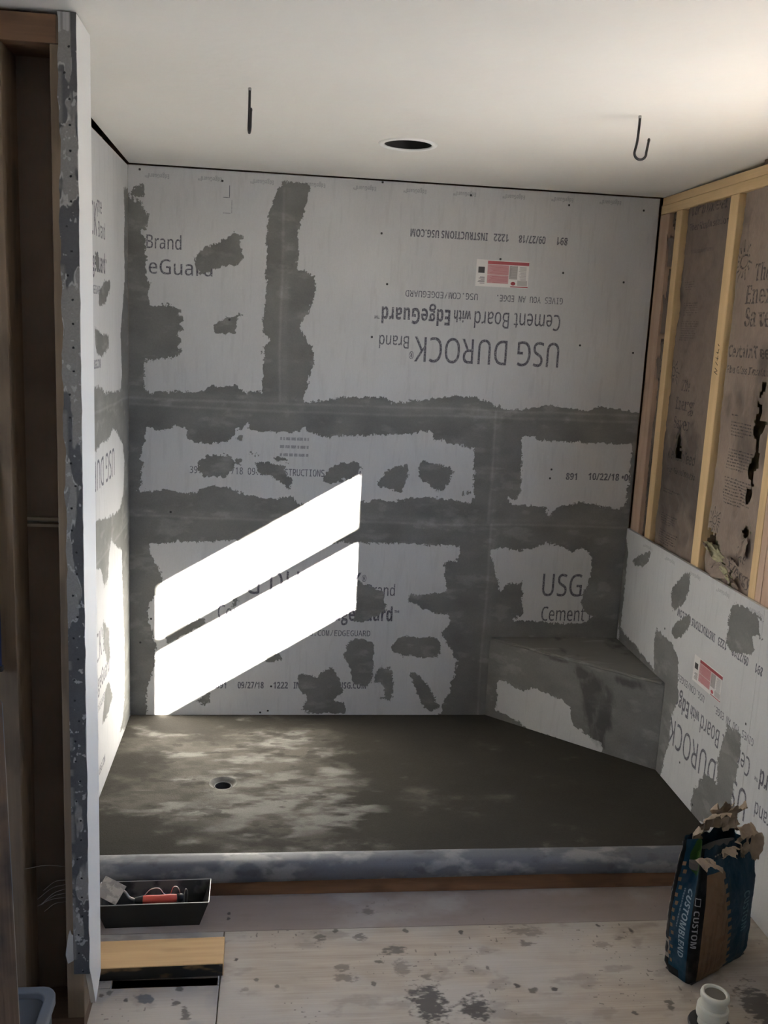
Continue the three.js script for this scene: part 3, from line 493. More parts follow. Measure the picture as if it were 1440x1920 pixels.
// ---------------------------------------------------------------- wing wall on the left with open stud bays
{
  const g = structure('wall_wing', 'stripped stub wall with white drywall end and mud covered corner bead', 'wall');
  const zf = 1.785, zb = 1.635, xe = 0.165, top = ceilY(zf) - 0.003;
  // painted drywall on the end; its foot is broken away to a point
  const s = new THREE.Shape([[zb, 0.07], [zb, top - 0.003], [zf, top], [zf - 0.001, 0.19], [1.71, 0.03]].map((p) => new THREE.Vector2(...p)));
  const eg = new THREE.ExtrudeGeometry(s, { depth: 0.013, bevelEnabled: false }).rotateY(-Math.PI / 2).translate(xe, 0, 0);
  { const p = eg.attributes.position; for (let i = 0; i < p.count; i++) { const z = p.getZ(i); } }
  setUV(eg, (x, y, z) => [z, y]); part('drywall_end', eg, paintMat, g);
  // corner bead strip facing the room
  const bt = texFromFn(0.04, 2.4, 850, (u, v) => {
    const n = fbm(u * 30, v * 12, 911, 4), f = vnoise(u * 400, v * 400, 912); let c = mix3([0.085, 0.085, 0.087], [0.13, 0.13, 0.13], n);
    const mud = sstep(0.0, 0.06, fbm(u * 22, v * 7, 913, 4) - 0.52 - 0.14 * Math.abs(v - 1.75) + 0.1 * sstep(0.3, 0.7, vnoise(1, v * 3, 917)));
    const fleck = sstep(0.7, 0.76, fbm(u * 90, v * 70, 914, 3)), edge = sstep(0.012, 0.004, u) * sstep(0.45, 0.6, vnoise(3, v * 40, 916));
    c = mix3(c, [0.3, 0.285, 0.26], Math.max(mud, edge * 0.7)); c = mix3(c, [0.56, 0.54, 0.51], 0.8 * sstep(0.55, 1, 4 * mud * (1 - mud)) * sstep(0.35, 0.6, vnoise(u * 60, v * 45, 918))); c = mix3(c, [0.5, 0.48, 0.46], fleck * 0.8);
    const pit = Math.abs(((v * 1 / 0.052) % 1) - 0.5) * 0.052, px = u - 0.022 - 0.008 * (hash(Math.floor(v / 0.052), 1, 3) > 0.7 ? -1 : 0.2), hole = Math.hypot(pit, px) < 0.0024 ? 1 : 0;
    if (hole) c = [0.01, 0.01, 0.01];
    const k = 0.9 + 0.2 * f; return [c[0] * k, c[1] * k, c[2] * k, 0.3 + 0.5 * mud + 0.3 * fleck - 0.3 * hole];
  }, { rough: false });
  const bgq = new THREE.BoxGeometry(0.038, top - 0.175, 0.004, 6, 160, 1).translate(0.146, (top + 0.175) / 2, zf + 0.002), bp = bgq.attributes.position;
  for (let i = 0; i < bp.count; i++) { const y = bp.getY(i); if (bp.getX(i) < 0.13) bp.setX(i, bp.getX(i) + (fbm(y * 22, 1, 921, 3) - 0.5) * 0.012 * sstep(0.9, 1.4, y)); if (bp.getX(i) > 0.16) bp.setX(i, bp.getX(i) + (fbm(y * 30, 1, 923, 3) - 0.5) * 0.005); }
  bgq.computeVertexNormals(); setUV(bgq, (x, y) => [(x - 0.126) / 0.04, y / 2.4]);
  part('corner_bead', bgq, std({ map: bt.map, bumpMap: bt.bump, bumpScale: 0.002, roughness: 0.75 }), g);
  // studs, plates
  for (const [a, b, m] of [[0.109, 0.1515, oldPine], [-0.035, 0.009, oldPine], [-0.43, -0.392, oldPine], [-0.84, -0.802, oldPine], [-1.25, -1.212, oldPine]]) part('stud', woodUV(rb(a, b, 0.0455, 2.37, 1.66, zf - 0.0005, 0.002), 1, a), m, g);
  part('bottom_plate', woodUV(rb(-1.32, 0.15, 0, 0.045, 1.66, zf - 0.002, 0.002), 0, 0.2), darkWood, g);
  part('top_plate', woodUV(rb(-1.32, 0.124, 2.3705, 2.428, 1.66, zf, 0.002), 0, 0.5), mkWood({ map: darkWood.map, bump: darkWood.bumpMap }, { color: C(1.6, 1.5, 1.4) }), g);
  part('end_stud', woodUV(rb(0.1, 0.1515, 2.3705, 2.425, 1.66, zf - 0.0005, 0.001), 1, 0.3), oldPine, g);
  // back of the drywall that closes the bays, in two sheets with pale cut edges
  const back = texFromFn(0.5, 0.5, 512, (u, v) => { const n = fbm(u * 12, v * 12, 931, 5), f = vnoise(u * 300, v * 60, 932), k = 0.8 + 0.4 * n; return [0.24 * k * (0.95 + 0.1 * f), 0.185 * k, 0.145 * k, n]; }, { repeat: true });
  const bm = std({ map: back.map, roughness: 0.95 });
  for (const [a, b] of [[0, 1.305], [1.329, 2.43]]) part('drywall_back', setUV(bx(-1.32, 0.1515, a, b, 1.6455, 1.6595), (x, y) => [x * 2, y * 2]), bm, g);
  for (const [a, b] of [[1.3055, 1.3125], [1.3215, 1.3285]]) part('cut_edge', bx(-1.32, 0.1515, a, b, 1.646, 1.664), plain(0.42, 0.36, 0.28), g);
  part('drywall_front', bx(-1.32, 0.1515, 0, 2.43, zb, 1.645), plain(0.4, 0.39, 0.37), g);
  // chip of plaster and frayed mesh tape low on the stud
  const chip = new THREE.ExtrudeGeometry(new THREE.Shape([[0.111, 0.25], [0.116, 0.285], [0.119, 0.298], [0.122, 0.285], [0.1255, 0.283], [0.1255, 0.215], [0.114, 0.208], [0.109, 0.232]].map((p) => new THREE.Vector2(...p))), { depth: 0.005, bevelEnabled: true, bevelSize: 0.001, bevelThickness: 0.001, bevelSegments: 1 }).translate(0, 0, zf + 0.001);
  part('plaster_chip', chip, plain(0.55, 0.53, 0.5), g);
  const strands = []; for (let i = 0; i < 6; i++) { const y = 0.37 + 0.012 * i, l = 0.03 + 0.045 * rnd(), e = y - l * rr(0.3, 0.7); strands.push(tube([[0.109, y, zf - 0.01], [0.109 - l * 0.5, (y + e) / 2 + 0.008, zf - 0.012], [0.109 - l, e, zf - 0.01 + rr(-0.01, 0.01)]], 0.0004, 8, 4)); }
  strands.push(tube([[0.11, 0.47, zf - 0.004], [0.06, 0.473, zf - 0.006], [0.01, 0.465, zf - 0.004]], 0.0004, 10, 4));
  const ft = part('frayed_tape', mergeGeometries(strands), plain(0.5, 0.47, 0.42), g); ft.userData.kind = 'stuff';
}

// ---------------------------------------------------------------- plywood floor with a cut-out
{
  const g = structure('floor', 'dusty stained plywood subfloor', 'floor');
  const X0 = 0, Z0 = 1.1, wm = 2.2, hm = 1.2; // texture covers x 0..2.2, z 1.1..2.3 (v runs towards the camera) and mirrors beyond
  const t = texFromFn(wm, hm, 860, (u, v) => {
    const x = u + X0, z = v + Z0, strip = z < 1.378, left = x < 0.481;
    const grain = vnoise(x * 9, z * 420, 941), warp = fbm(x * 2.5, z * 9, 942, 3), ring = Math.sin((z * 34 + warp * 11) * 2) * 0.5 + 0.5;
    let c = strip ? mix3([0.27, 0.215, 0.18], [0.31, 0.25, 0.215], fbm(x * 6, z * 30, 943, 4)) : mix3([0.47, 0.395, 0.315], [0.35, 0.285, 0.22], clamp(ring * 0.35 + grain * 0.6));
    const dust = sstep(0.38, 0.7, fbm(x * 4.5, z * 7, 944, 5) + (strip ? -0.1 : 0)); c = mix3(c, [0.47, 0.435, 0.39], dust * 0.55);
    const scuff = sstep(0.6, 0.76, fbm(x * 11, z * 20, 945, 5)); c = mix3(c, [0.2, 0.165, 0.135], scuff * (strip ? 0.2 : 0.4));
    if (left && !strip) { const gr = sstep(0.45, 0.6, fbm(x * 7, z * 7, 946, 4)); c = mix3(c, [0.3, 0.29, 0.275], gr * 0.6); const bl = sstep(1, 0.7, Math.hypot((x - 0.285) / 0.03, (z - 1.665 - (x - 0.285) * 0.3) / 0.022) + (fbm(x * 60, z * 60, 948, 3) - 0.5) * 0.8); c = mix3(c, [0.1, 0.105, 0.115], bl * 0.9); }
    let blk = 0; for (const [a, b, ra, rb2, k] of SPOTS) { const dx = (x - a) / ra, dz = (z - b) / rb2; if (dx * dx + dz * dz < 5) { const n = fbm(x * 70, z * 130, 947, 4); blk = Math.max(blk, k * sstep(1.25, 0.55, Math.hypot(dx, dz) + (n - 0.5) * 1.9)); } }
    const speck = sstep(0.90, 0.93, vnoise(x * 110, z * 110, 949)) * sstep(0.62, 0.68, vnoise(x * 7, z * 7, 950)); blk = Math.max(blk, speck * (strip ? 0.25 : 0.6));
    c = mix3(c, [0.035, 0.03, 0.026], blk * 0.86);
    return [c[0], c[1], c[2], 0.4 + 0.25 * grain + 0.2 * dust];
  }, { repeat: true });
  const m = std({ map: t.map, bumpMap: t.bump, bumpScale: 0.0008, roughness: 0.82 });
  const sheet = (x0, x1, z0, z1) => part('plywood_sheet', setUV(rb(x0, x1, -0.018, 0, z0, z1, 0.0015), (x, y, z) => [(x - X0) / wm, (z - Z0) / hm]), m, g);
  sheet(-0.1, 2.29, 1.14, 1.3775); sheet(0.4845, 2.29, 1.379, 3.6); sheet(-0.1, 0.4815, 1.379, 1.565); sheet(-1.4, 0.4815, 1.618, 3.6); sheet(-1.4, 2.29, 3.603, 5.25); sheet(-0.1, 0.186, 1.566, 1.617); sheet(0.476, 0.4815, 1.566, 1.617);
  part('added_void_floor', bx(-1.45, 2.33, -0.95, -0.9, -0.16, 5.3), lumber, g);  // unseen, added deep down so the floor cut-out goes black
  for (const [a, b, c, d] of [[-0.14, 2.29, -0.15, -0.116], [-0.15, -0.116, -0.15, 1.64], [-1.45, -0.15, 1.6, 1.634], [-1.45, -1.41, 1.634, 5.3], [2.291, 2.33, -0.15, 5.3], [-1.41, 2.29, 5.262, 5.3]]) part('added_foundation_skirt', bx(a, b, -0.9, -0.0195, c, d), lumber, g);  // unseen skirt added to stop sky light entering from below
  for (const z of [1.24, 1.72]) part('joist', woodUV(bx(-1.4, 2.28, -0.2, -0.0185, z, z + 0.038), 0), lumber, g);
}

// ---------------------------------------------------------------- shower pan, drain, curb, bench
{
  const o = thing('shower_pan', 'dark grey mortar shower floor sloping to a round drain', 'shower pan');
  const DX = 0.436, DZ = 0.64;
  const t = texFromFn(2.17, 1.15, 860, (u, v) => {
    const x = u, z = v, a = fbm(x * 6, z * 9, 961, 5), b = fbm(x * 16, z * 30, 962, 5), f = vnoise(x * 380, z * 380, 963);
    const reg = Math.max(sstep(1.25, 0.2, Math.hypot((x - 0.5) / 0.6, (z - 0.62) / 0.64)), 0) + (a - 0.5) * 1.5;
    const greyed = sstep(0.15, 0.75, reg) * (0.5 + 0.5 * sstep(0.3, 0.65, b)), paleStreak = sstep(0.48, 0.75, fbm(x * 7 + 5, z * 20, 964, 6)) * sstep(0.25, 0.8, reg + (b - 0.5) * 0.5), paleStreak2 = sstep(0.4, 0.66, fbm(x * 8 + 1, z * 20, 967, 6)) * sstep(1.1, 0.65, Math.hypot((x - 0.68) / 0.3, (z - 0.8) / 0.24) + (a - 0.5) * 1.2);
    let c = mix3([0.03, 0.027, 0.021], [0.043, 0.038, 0.03], a); c = mix3(c, [0.098, 0.09, 0.074], greyed); c = mix3(c, [0.26, 0.25, 0.225], Math.max(paleStreak * 0.68, paleStreak2 * 0.62));  // greyer left middle with pale streaks and a patch, darker elsewhere
    const dark = sstep(0.6, 0.72, fbm(x * 14 + 2, z * 26 + 7, 966, 5)); c = mix3(c, [0.035, 0.03, 0.024], dark * 0.6);
    const ringd = Math.hypot(x - DX, z - DZ); c = mix3(c, [0.24, 0.225, 0.19], sstep(0.07, 0.06, ringd + (a - 0.5) * 0.04) * 0.2);
    const k = 0.88 + 0.24 * f; return [c[0] * k, c[1] * k, c[2] * k, 0.4 * a + 0.3 * b + 0.2 * f];
  });
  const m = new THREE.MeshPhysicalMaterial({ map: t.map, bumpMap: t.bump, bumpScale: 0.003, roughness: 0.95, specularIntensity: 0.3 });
  const s = new THREE.Shape([[0.001, -1.131], [W - 0.001, -1.131], [W - 0.001, -0.001], [0.001, -0.001]].map((p) => new THREE.Vector2(...p))), hp = new THREE.Path(); hp.absarc(DX, -DZ, 0.05, 0, Math.PI * 2, true); s.holes.push(hp);
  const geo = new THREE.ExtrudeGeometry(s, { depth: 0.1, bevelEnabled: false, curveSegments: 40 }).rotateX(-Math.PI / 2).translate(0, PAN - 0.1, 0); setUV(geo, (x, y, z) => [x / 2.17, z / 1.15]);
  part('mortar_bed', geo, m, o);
  // dished mortar round the drain
  const dish = new THREE.LatheGeometry([[0.052, 0.0012], [0.048, 0.0002], [0.042, -0.006], [0.036, -0.012], [0.031, -0.016]].map((p) => new THREE.Vector2(...p)), 40).translate(DX, PAN, DZ); setUV(dish, (x, y, z) => [x / 2.17, z / 1.15]);
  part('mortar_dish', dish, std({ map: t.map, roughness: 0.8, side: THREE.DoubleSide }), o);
  const d = new THREE.Group(); d.name = 'drain'; d.position.set(DX, PAN, DZ); d.userData.label = 'round open metal drain'; o.add(d);
  part('throat', new THREE.LatheGeometry([[0.034, -0.014], [0.031, -0.0135], [0.029, -0.016], [0.0285, -0.07], [0.0, -0.07]].map((p) => new THREE.Vector2(...p)), 40), plain(0.035, 0.035, 0.035, 0.5, { side: THREE.DoubleSide }), d);
  part('ring', new THREE.TorusGeometry(0.0315, 0.0025, 10, 40).rotateX(Math.PI / 2).translate(0, -0.013, 0), plain(0.07, 0.07, 0.066, 0.6, { metalness: 0.3 }), d);
}
{
  const o = thing('shower_curb', 'low shower curb wrapped in grey rubber liner over bare wood', 'curb');
  const t = texFromFn(2.2, 0.3, 640, (u, v) => { const n = fbm(u * 7, v * 12, 971, 5), sm = sstep(0.5, 0.68, fbm(u * 9, v * 18, 972, 5)), f = vnoise(u * 300, v * 300, 973); let c = mix3([0.1, 0.104, 0.116], [0.13, 0.134, 0.145], n); c = mix3(c, [0.33, 0.32, 0.3], sm * 0.55); const dk = sstep(0.62, 0.75, fbm(u * 20, v * 30, 974, 4)); c = mix3(c, [0.06, 0.06, 0.065], dk * 0.5); const k = 0.94 + 0.12 * f; return [c[0] * k, c[1] * k, c[2] * k, n]; });
  const prof = [[1.1318, 0.1], [1.132, 0.1125], [1.136, 0.116], [1.15, 0.1155], [1.172, 0.114], [1.188, 0.110], [1.198, 0.101], [1.204, 0.088], [1.206, 0.072], [1.205, 0.056], [1.198, 0.054], [1.196, 0.06]];
  const N = 120, P = [], UV = [], I = []; let len = [0]; for (let k = 1; k < prof.length; k++) len[k] = len[k - 1] + Math.hypot(prof[k][0] - prof[k - 1][0], prof[k][1] - prof[k - 1][1]);
  for (let i = 0; i <= N; i++) { const x = 0.002 + (W - 0.004) * i / N; prof.forEach(([z, y], k) => { const n = (fbm(x * 5, k * 0.6, 975, 3) - 0.5) * 0.008; const low = k > 7 ? (fbm(x * 2.2, 2, 976, 2) - 0.5) * 0.012 : 0; P.push(x, y + n * 0.5 + low, z + (k > 3 ? n : 0)); UV.push(x / 2.2, len[k] / 0.3); }); }
  const M = prof.length; for (let i = 0; i < N; i++) for (let k = 0; k < M - 1; k++) { const a = i * M + k, b = a + M; I.push(a, a + 1, b, b, a + 1, b + 1); }
  const ge = new THREE.BufferGeometry(); ge.setAttribute('position', new THREE.Float32BufferAttribute(P, 3)); ge.setAttribute('uv', new THREE.Float32BufferAttribute(UV, 2)); ge.setIndex(I); ge.computeVertexNormals();
  part('rubber_liner', ge, std({ map: t.map, bumpMap: t.bump, bumpScale: 0.001, roughness: 0.55, side: THREE.DoubleSide }), o);
  part('curb_board', woodUV(rb(0.002, W - 0.002, 0.0, 0.09, 1.16, 1.194, 0.002), 0, 0.1), mkWood({ map: darkWood.map, bump: darkWood.bumpMap }, { color: C(1.7, 1.5, 1.3) }), o);
  part('curb_board', woodUV(rb(0.002, W - 0.002, 0.002, 0.1, 1.1335, 1.159, 0.002), 0, 0.6), darkWood, o);
}
{
  const o = thing('corner_bench', 'triangular built-in corner bench smeared with grey thinset', 'bench');
  const A = [1.579, 0.001], B = [W - 0.001, 0.001], Cc = [W - 0.001, 0.557], L = Math.hypot(Cc[0] - A[0], Cc[1] - A[1]), ty = 0.482;
  const t = cementWall(0.84, 0.62, 900, SEAT, (s, y) => [s, y - 0.05], () => {}, { base: 1, sd: 601, smudge: (u, v) => { const n = fbm(u * 22 + v * 6, v * 9, 615, 5); let k = 0; for (const [a, b, ra, rb2] of [[0.5, 0.3, 0.05, 0.12], [0.57, 0.22, 0.04, 0.12], [0.46, 0.38, 0.06, 0.03], [0.66, 0.39, 0.07, 0.025], [0.35, 0.41, 0.05, 0.012]]) k = Math.max(k, sstep(1.2, 0.4, Math.hypot((u - a) / ra, (v - b) / rb2) + (n - 0.5) * 2.4)); return k * 0.62; } });
  const dirt = texFromFn(0.84, 0.62, 700, (u, v) => { const n = fbm(u * 5, v * 9, 611, 5), sm = sstep(0.6, 0.74, fbm(u * 7, v * 5 + 3, 612, 5)), pale = sstep(0.6, 0.72, fbm(u * 8 + 4, v * 22, 613, 4)); let c = mix3([0.14, 0.136, 0.12], [0.19, 0.186, 0.165], n); c = mix3(c, [0.035, 0.033, 0.03], sm * 0.8); c = mix3(c, [0.3, 0.3, 0.285], pale * 0.4); return [c[0], c[1], c[2], n]; });
  // front board
  const dx = (Cc[0] - A[0]) / L, dz = (Cc[1] - A[1]) / L, nx = -dz, nz = dx;
  const face = bx(0, L, PAN + 0.0003, ty - 0.0135, -0.0127, 0), p = face.attributes.position; setUV(face, (x, y) => [x / 0.84, (y - 0.05) / 0.62]);
  face.applyMatrix4(new THREE.Matrix4().makeBasis(new THREE.Vector3(dx, 0, dz), new THREE.Vector3(0, 1, 0), new THREE.Vector3(nx, 0, nz)).setPosition(A[0], 0, A[1]));
  part('front_board', face, std({ map: t.map, bumpMap: t.bump, bumpScale: 0.0016, roughness: 0.88 }), o);
  const top = prism([A, B, Cc], ty - 0.013, ty); setUV(top, (x, y, z) => [(x - 1.57) / 0.84, z / 0.62]);
  part('seat_board', top, std({ map: dirt.map, bumpMap: dirt.bump, bumpScale: 0.0025, roughness: 0.85 }), o);
  // mortar bead along the front edge and the dark joint at the right end
  const bead = []; for (let k = 0; k <= 14; k++) { const s = 0.01 + k / 14 * (L - 0.022); bead.push([A[0] + dx * s + nx * 0.001, ty - 0.008 + (vnoise(k, 3, 9) - 0.5) * 0.006, A[1] + dz * s + nz * 0.001]); }
  part('mortar_bead', setUV(tube(bead, 0.006, 60, 8), (x, y, z) => [(x - 1.5) / 0.84, z / 0.62]), std({ map: dirt.map, roughness: 0.9 }), o);
}

// ---------------------------------------------------------------- ceiling fittings
{
  const o = thing('recessed_light_can', 'round black recessed light can with white trim in the ceiling', 'ceiling light', [1.012, ceilY(0.705), 0.705]);
  part('trim_ring', new THREE.LatheGeometry([[0.0785, 0.0], [0.0787, -0.0025], [0.081, -0.004], [0.086, -0.005], [0.093, -0.0045], [0.097, -0.002], [0.098, 0]].map((p) => new THREE.Vector2(...p)), 64), plain(0.8, 0.79, 0.76, 0.4, { side: THREE.DoubleSide }), o).rotation.x = -0.0175;
  part('housing', new THREE.LatheGeometry([[0.0785, -0.0005], [0.079, 0.14], [0.0, 0.14]].map((p) => new THREE.Vector2(...p)), 48), plain(0.012, 0.012, 0.012, 0.5, { side: THREE.DoubleSide }), o);
}
{
  const iron = plain(0.02, 0.018, 0.018, 0.45, { metalness: 0.3 }), steel = plain(0.35, 0.34, 0.33, 0.35, { metalness: 0.8 });
  const hook = (x, z, turn, label) => {
    const o = thing('ceiling_hook', label, 'hook', [x, ceilY(z), z], turn, 'screw hooks in the ceiling');
    const pts = [[0, 0.004, 0], [0, -0.03, 0], [-0.002, -0.07, 0], [-0.006, -0.092, 0]]; for (let a = 0; a <= 8; a++) { const th = Math.PI + a / 8 * Math.PI * 1.05; pts.push([0.011 + Math.cos(th) * 0.018, -0.098 + Math.sin(th) * 0.017, 0]); } pts.push([0.0315, -0.075, 0], [0.033, -0.064, 0]);
    part('wire', tube(pts, 0.0036, 80, 10), iron, o); part('tip', new THREE.SphereGeometry(0.0042, 12, 10).scale(1, 1.5, 1).translate(0.0331, -0.062, 0), turn ? iron : steel, o);
    part('collar', new THREE.CylinderGeometry(0.0046, 0.0046, 0.006, 14).translate(0, -0.004, 0), steel, o); return o;
  };
  hook(0.51, 1.275, -1.42, 'black steel screw hook in the ceiling seen edge on, left of the light can');
  hook(1.583, 1.29, 0.12, 'black steel screw hook in the ceiling seen as a J, right of the light can');
}

// ---------------------------------------------------------------- things on the floor
{ // mud tray
  const o = thing('mud_tray', 'long dark steel mud tray with tapered sides on the plywood', 'tray', [0.265, 0, 1.297], 0.02);
  const m = plain(0.05, 0.05, 0.048, 0.38, { metalness: 0.65 }), inner = texFromFn(0.4, 0.2, 500, (u, v) => { const n = fbm(u * 20, v * 20, 1001, 4), k = sstep(0.5, 0.68, n); const c = mix3([0.055, 0.055, 0.055], [0.3, 0.29, 0.27], k * 0.5); return [...c, n]; }, { repeat: true });
  const H = 0.084, rim = [0.168, 0.062], base = [0.14, 0.049];
  const quad = (a, b, c, d, th, name, mt) => { // thin sheet with thickness th inward
    const A = new THREE.Vector3(...a), B = new THREE.Vector3(...b), Cq = new THREE.Vector3(...c), D = new THREE.Vector3(...d), n = new THREE.Vector3().crossVectors(B.clone().sub(A), D.clone().sub(A)).normalize().multiplyScalar(-th);
    const v = [A, B, Cq, D, A.clone().add(n), B.clone().add(n), Cq.clone().add(n), D.clone().add(n)], f = [[0, 1, 2, 3], [7, 6, 5, 4], [0, 4, 5, 1], [1, 5, 6, 2], [2, 6, 7, 3], [3, 7, 4, 0]], P = [];
    for (const q of f) for (const i of [0, 1, 2, 0, 2, 3]) P.push(...v[q[i]].toArray());
    const g = new THREE.BufferGeometry(); g.setAttribute('position', new THREE.Float32BufferAttribute(P, 3)); g.computeVertexNormals(); setUV(g, (x, y, z) => [x * 2.5, y * 5 + z * 2]); return part(name, g, mt, o);
  };
  const mi = std({ map: inner.map, roughness: 0.45, metalness: 0.5 });
  const [rx, rz] = rim, [px, pz] = base;
  quad([-px, 0, pz], [px, 0, pz], [rx, H, rz], [-rx, H, rz], 0.0015, 'front_side', m); quad([px, 0, -pz], [-px, 0, -pz], [-rx, H, -rz], [rx, H, -rz], 0.0015, 'rear_side', mi);
  quad([px, 0, pz], [px, 0, -pz], [rx, H, -rz], [rx, H, rz], 0.0015, 'end_side', mi); quad([-px, 0, -pz], [-px, 0, pz], [-rx, H, rz], [-rx, H, -rz], 0.0015, 'end_side', mi);
  quad([-px, 0, -pz], [px, 0, -pz], [px, 0, pz], [-px, 0, pz], 0.0015, 'bottom', mi);
  part('rim', tube([[-rx, H, rz], [rx, H, rz]], 0.0016, 2, 6), plain(0.4, 0.4, 0.39, 0.3, { metalness: 0.8 }), o); part('rim', tube([[rx, H, rz], [rx, H, -rz]], 0.0016, 2, 6), plain(0.75, 0.75, 0.74, 0.25, { metalness: 0.8 }), o); part('rim', tube([[-rx, H, -rz], [rx, H, -rz]], 0.0016, 2, 6), plain(0.4, 0.4, 0.39, 0.3, { metalness: 0.8 }), o); part('rim', tube([[-rx, H, rz], [-rx, H, -rz]], 0.0016, 2, 6), plain(0.4, 0.4, 0.39, 0.3, { metalness: 0.8 }), o);  // right end rim is brighter: its gleam is put into the steel colour
}
{ // margin trowel lying in the tray
  const o = thing('margin_trowel', 'margin trowel with a red handle and square blade lying in the mud tray', 'trowel', [0.285, 0.079, 1.325], 0.06);
  const blk = plain(0.02, 0.02, 0.02, 0.5), steel = plain(0.32, 0.31, 0.3, 0.35, { metalness: 0.85 });
  part('handle', new THREE.LatheGeometry([[0, -0.052], [0.0115, -0.05], [0.013, -0.03], [0.0118, 0], [0.0128, 0.03], [0.012, 0.05], [0, 0.053]].map((p) => new THREE.Vector2(...p)), 24).rotateZ(Math.PI / 2), plain(0.62, 0.085, 0.06, 0.45), o);
  part('end_cap', new THREE.LatheGeometry([[0, -0.012], [0.01, -0.011], [0.013, -0.004], [0.013, 0.007], [0, 0.008]].map((p) => new THREE.Vector2(...p)), 20).rotateZ(Math.PI / 2).translate(0.06, 0, 0), blk, o);
  part('ferrule', new THREE.CylinderGeometry(0.0125, 0.009, 0.024, 20).rotateZ(-Math.PI / 2).translate(-0.062, 0, 0), blk, o);
  part('tang', tube([[-0.07, 0, 0], [-0.09, 0.006, -0.006], [-0.105, 0.02, -0.016], [-0.122, 0.024, -0.022]], 0.0042, 16, 8), steel, o);
  const bt = texFromFn(0.08, 0.08, 1500, (u, v) => { const n = fbm(u * 60, v * 60, 1011, 4), k = sstep(0.42, 0.56, n), c = mix3([0.34, 0.31, 0.27], [0.5, 0.455, 0.39], k); return [...c, n]; });
  const b = rb(-0.036, 0.036, -0.001, 0.001, -0.03, 0.03, 0.0008); setUV(b, (x, y, z) => [x / 0.08 + 0.5, z / 0.08 + 0.5]); b.rotateY(-0.5).rotateX(0.8).translate(-0.146, 0.03, -0.012); part('blade', b, std({ map: bt.map, bumpMap: bt.bump, bumpScale: 0.001, roughness: 0.6, metalness: 0.2 }), o);
}
{
  const o = thing('wire_hanger', 'bent bright wire loops behind the red trowel handle in the tray', 'wire', [0.335, 0.03, 1.3]);
  const steel = plain(0.7, 0.7, 0.69, 0.22, { metalness: 0.95 });
  part('loop', tube([[-0.02, 0.05, 0], [-0.012, 0.072, 0], [0.0, 0.075, 0.004], [0.008, 0.06, 0.006], [0.006, 0.035, 0.004], [0.012, 0.0, 0]], 0.0016, 40, 8), steel, o);
  part('loop', tube([[0.012, -0.025, 0], [0.02, 0.02, 0.004], [0.022, 0.055, 0.002], [0.026, 0.066, 0], [0.031, 0.055, 0], [0.028, 0.0, 0]], 0.0022, 40, 8), steel, o);
  part('loop', tube([[-0.1, 0.045, 0.0], [-0.08, 0.064, -0.004], [-0.055, 0.066, -0.004], [-0.04, 0.05, 0], [-0.02, 0.04, 0], [0.012, 0.0, 0]], 0.0014, 40, 8), steel, o);
}
{ // timber offcut
  const o = thing('timber_offcut', 'short timber offcut with black stained front lying over the floor cut-out', 'wood block', [0.285, 0, 1.524], 0.02);
  const g = rb(-0.205, 0.205, 0.0004, 0.04, -0.061, 0.061, 0.003, 2); woodUV(g, 0, 0.3); part('plank', g, blockWood, o);
  const st = texFromFn(0.42, 0.04, 1200, (u, v) => { const k = sstep(0.34, 0.5, fbm(u * 12, v * 30, 1021, 4) + sstep(0.05, 0.12, u) * 0.14 - 0.05 * (v / 0.04)); const c = mix3([0.2, 0.125, 0.06], [0.012, 0.011, 0.01], k); return [...c, k]; });
  const f = bx(-0.203, 0.203, 0.002, 0.0385, 0.0605, 0.0618); setUV(f, (x, y) => [(x + 0.203) / 0.42, y / 0.04]); part('tar_stain', f, std({ map: st.map, roughness: 0.7 }), o);
}
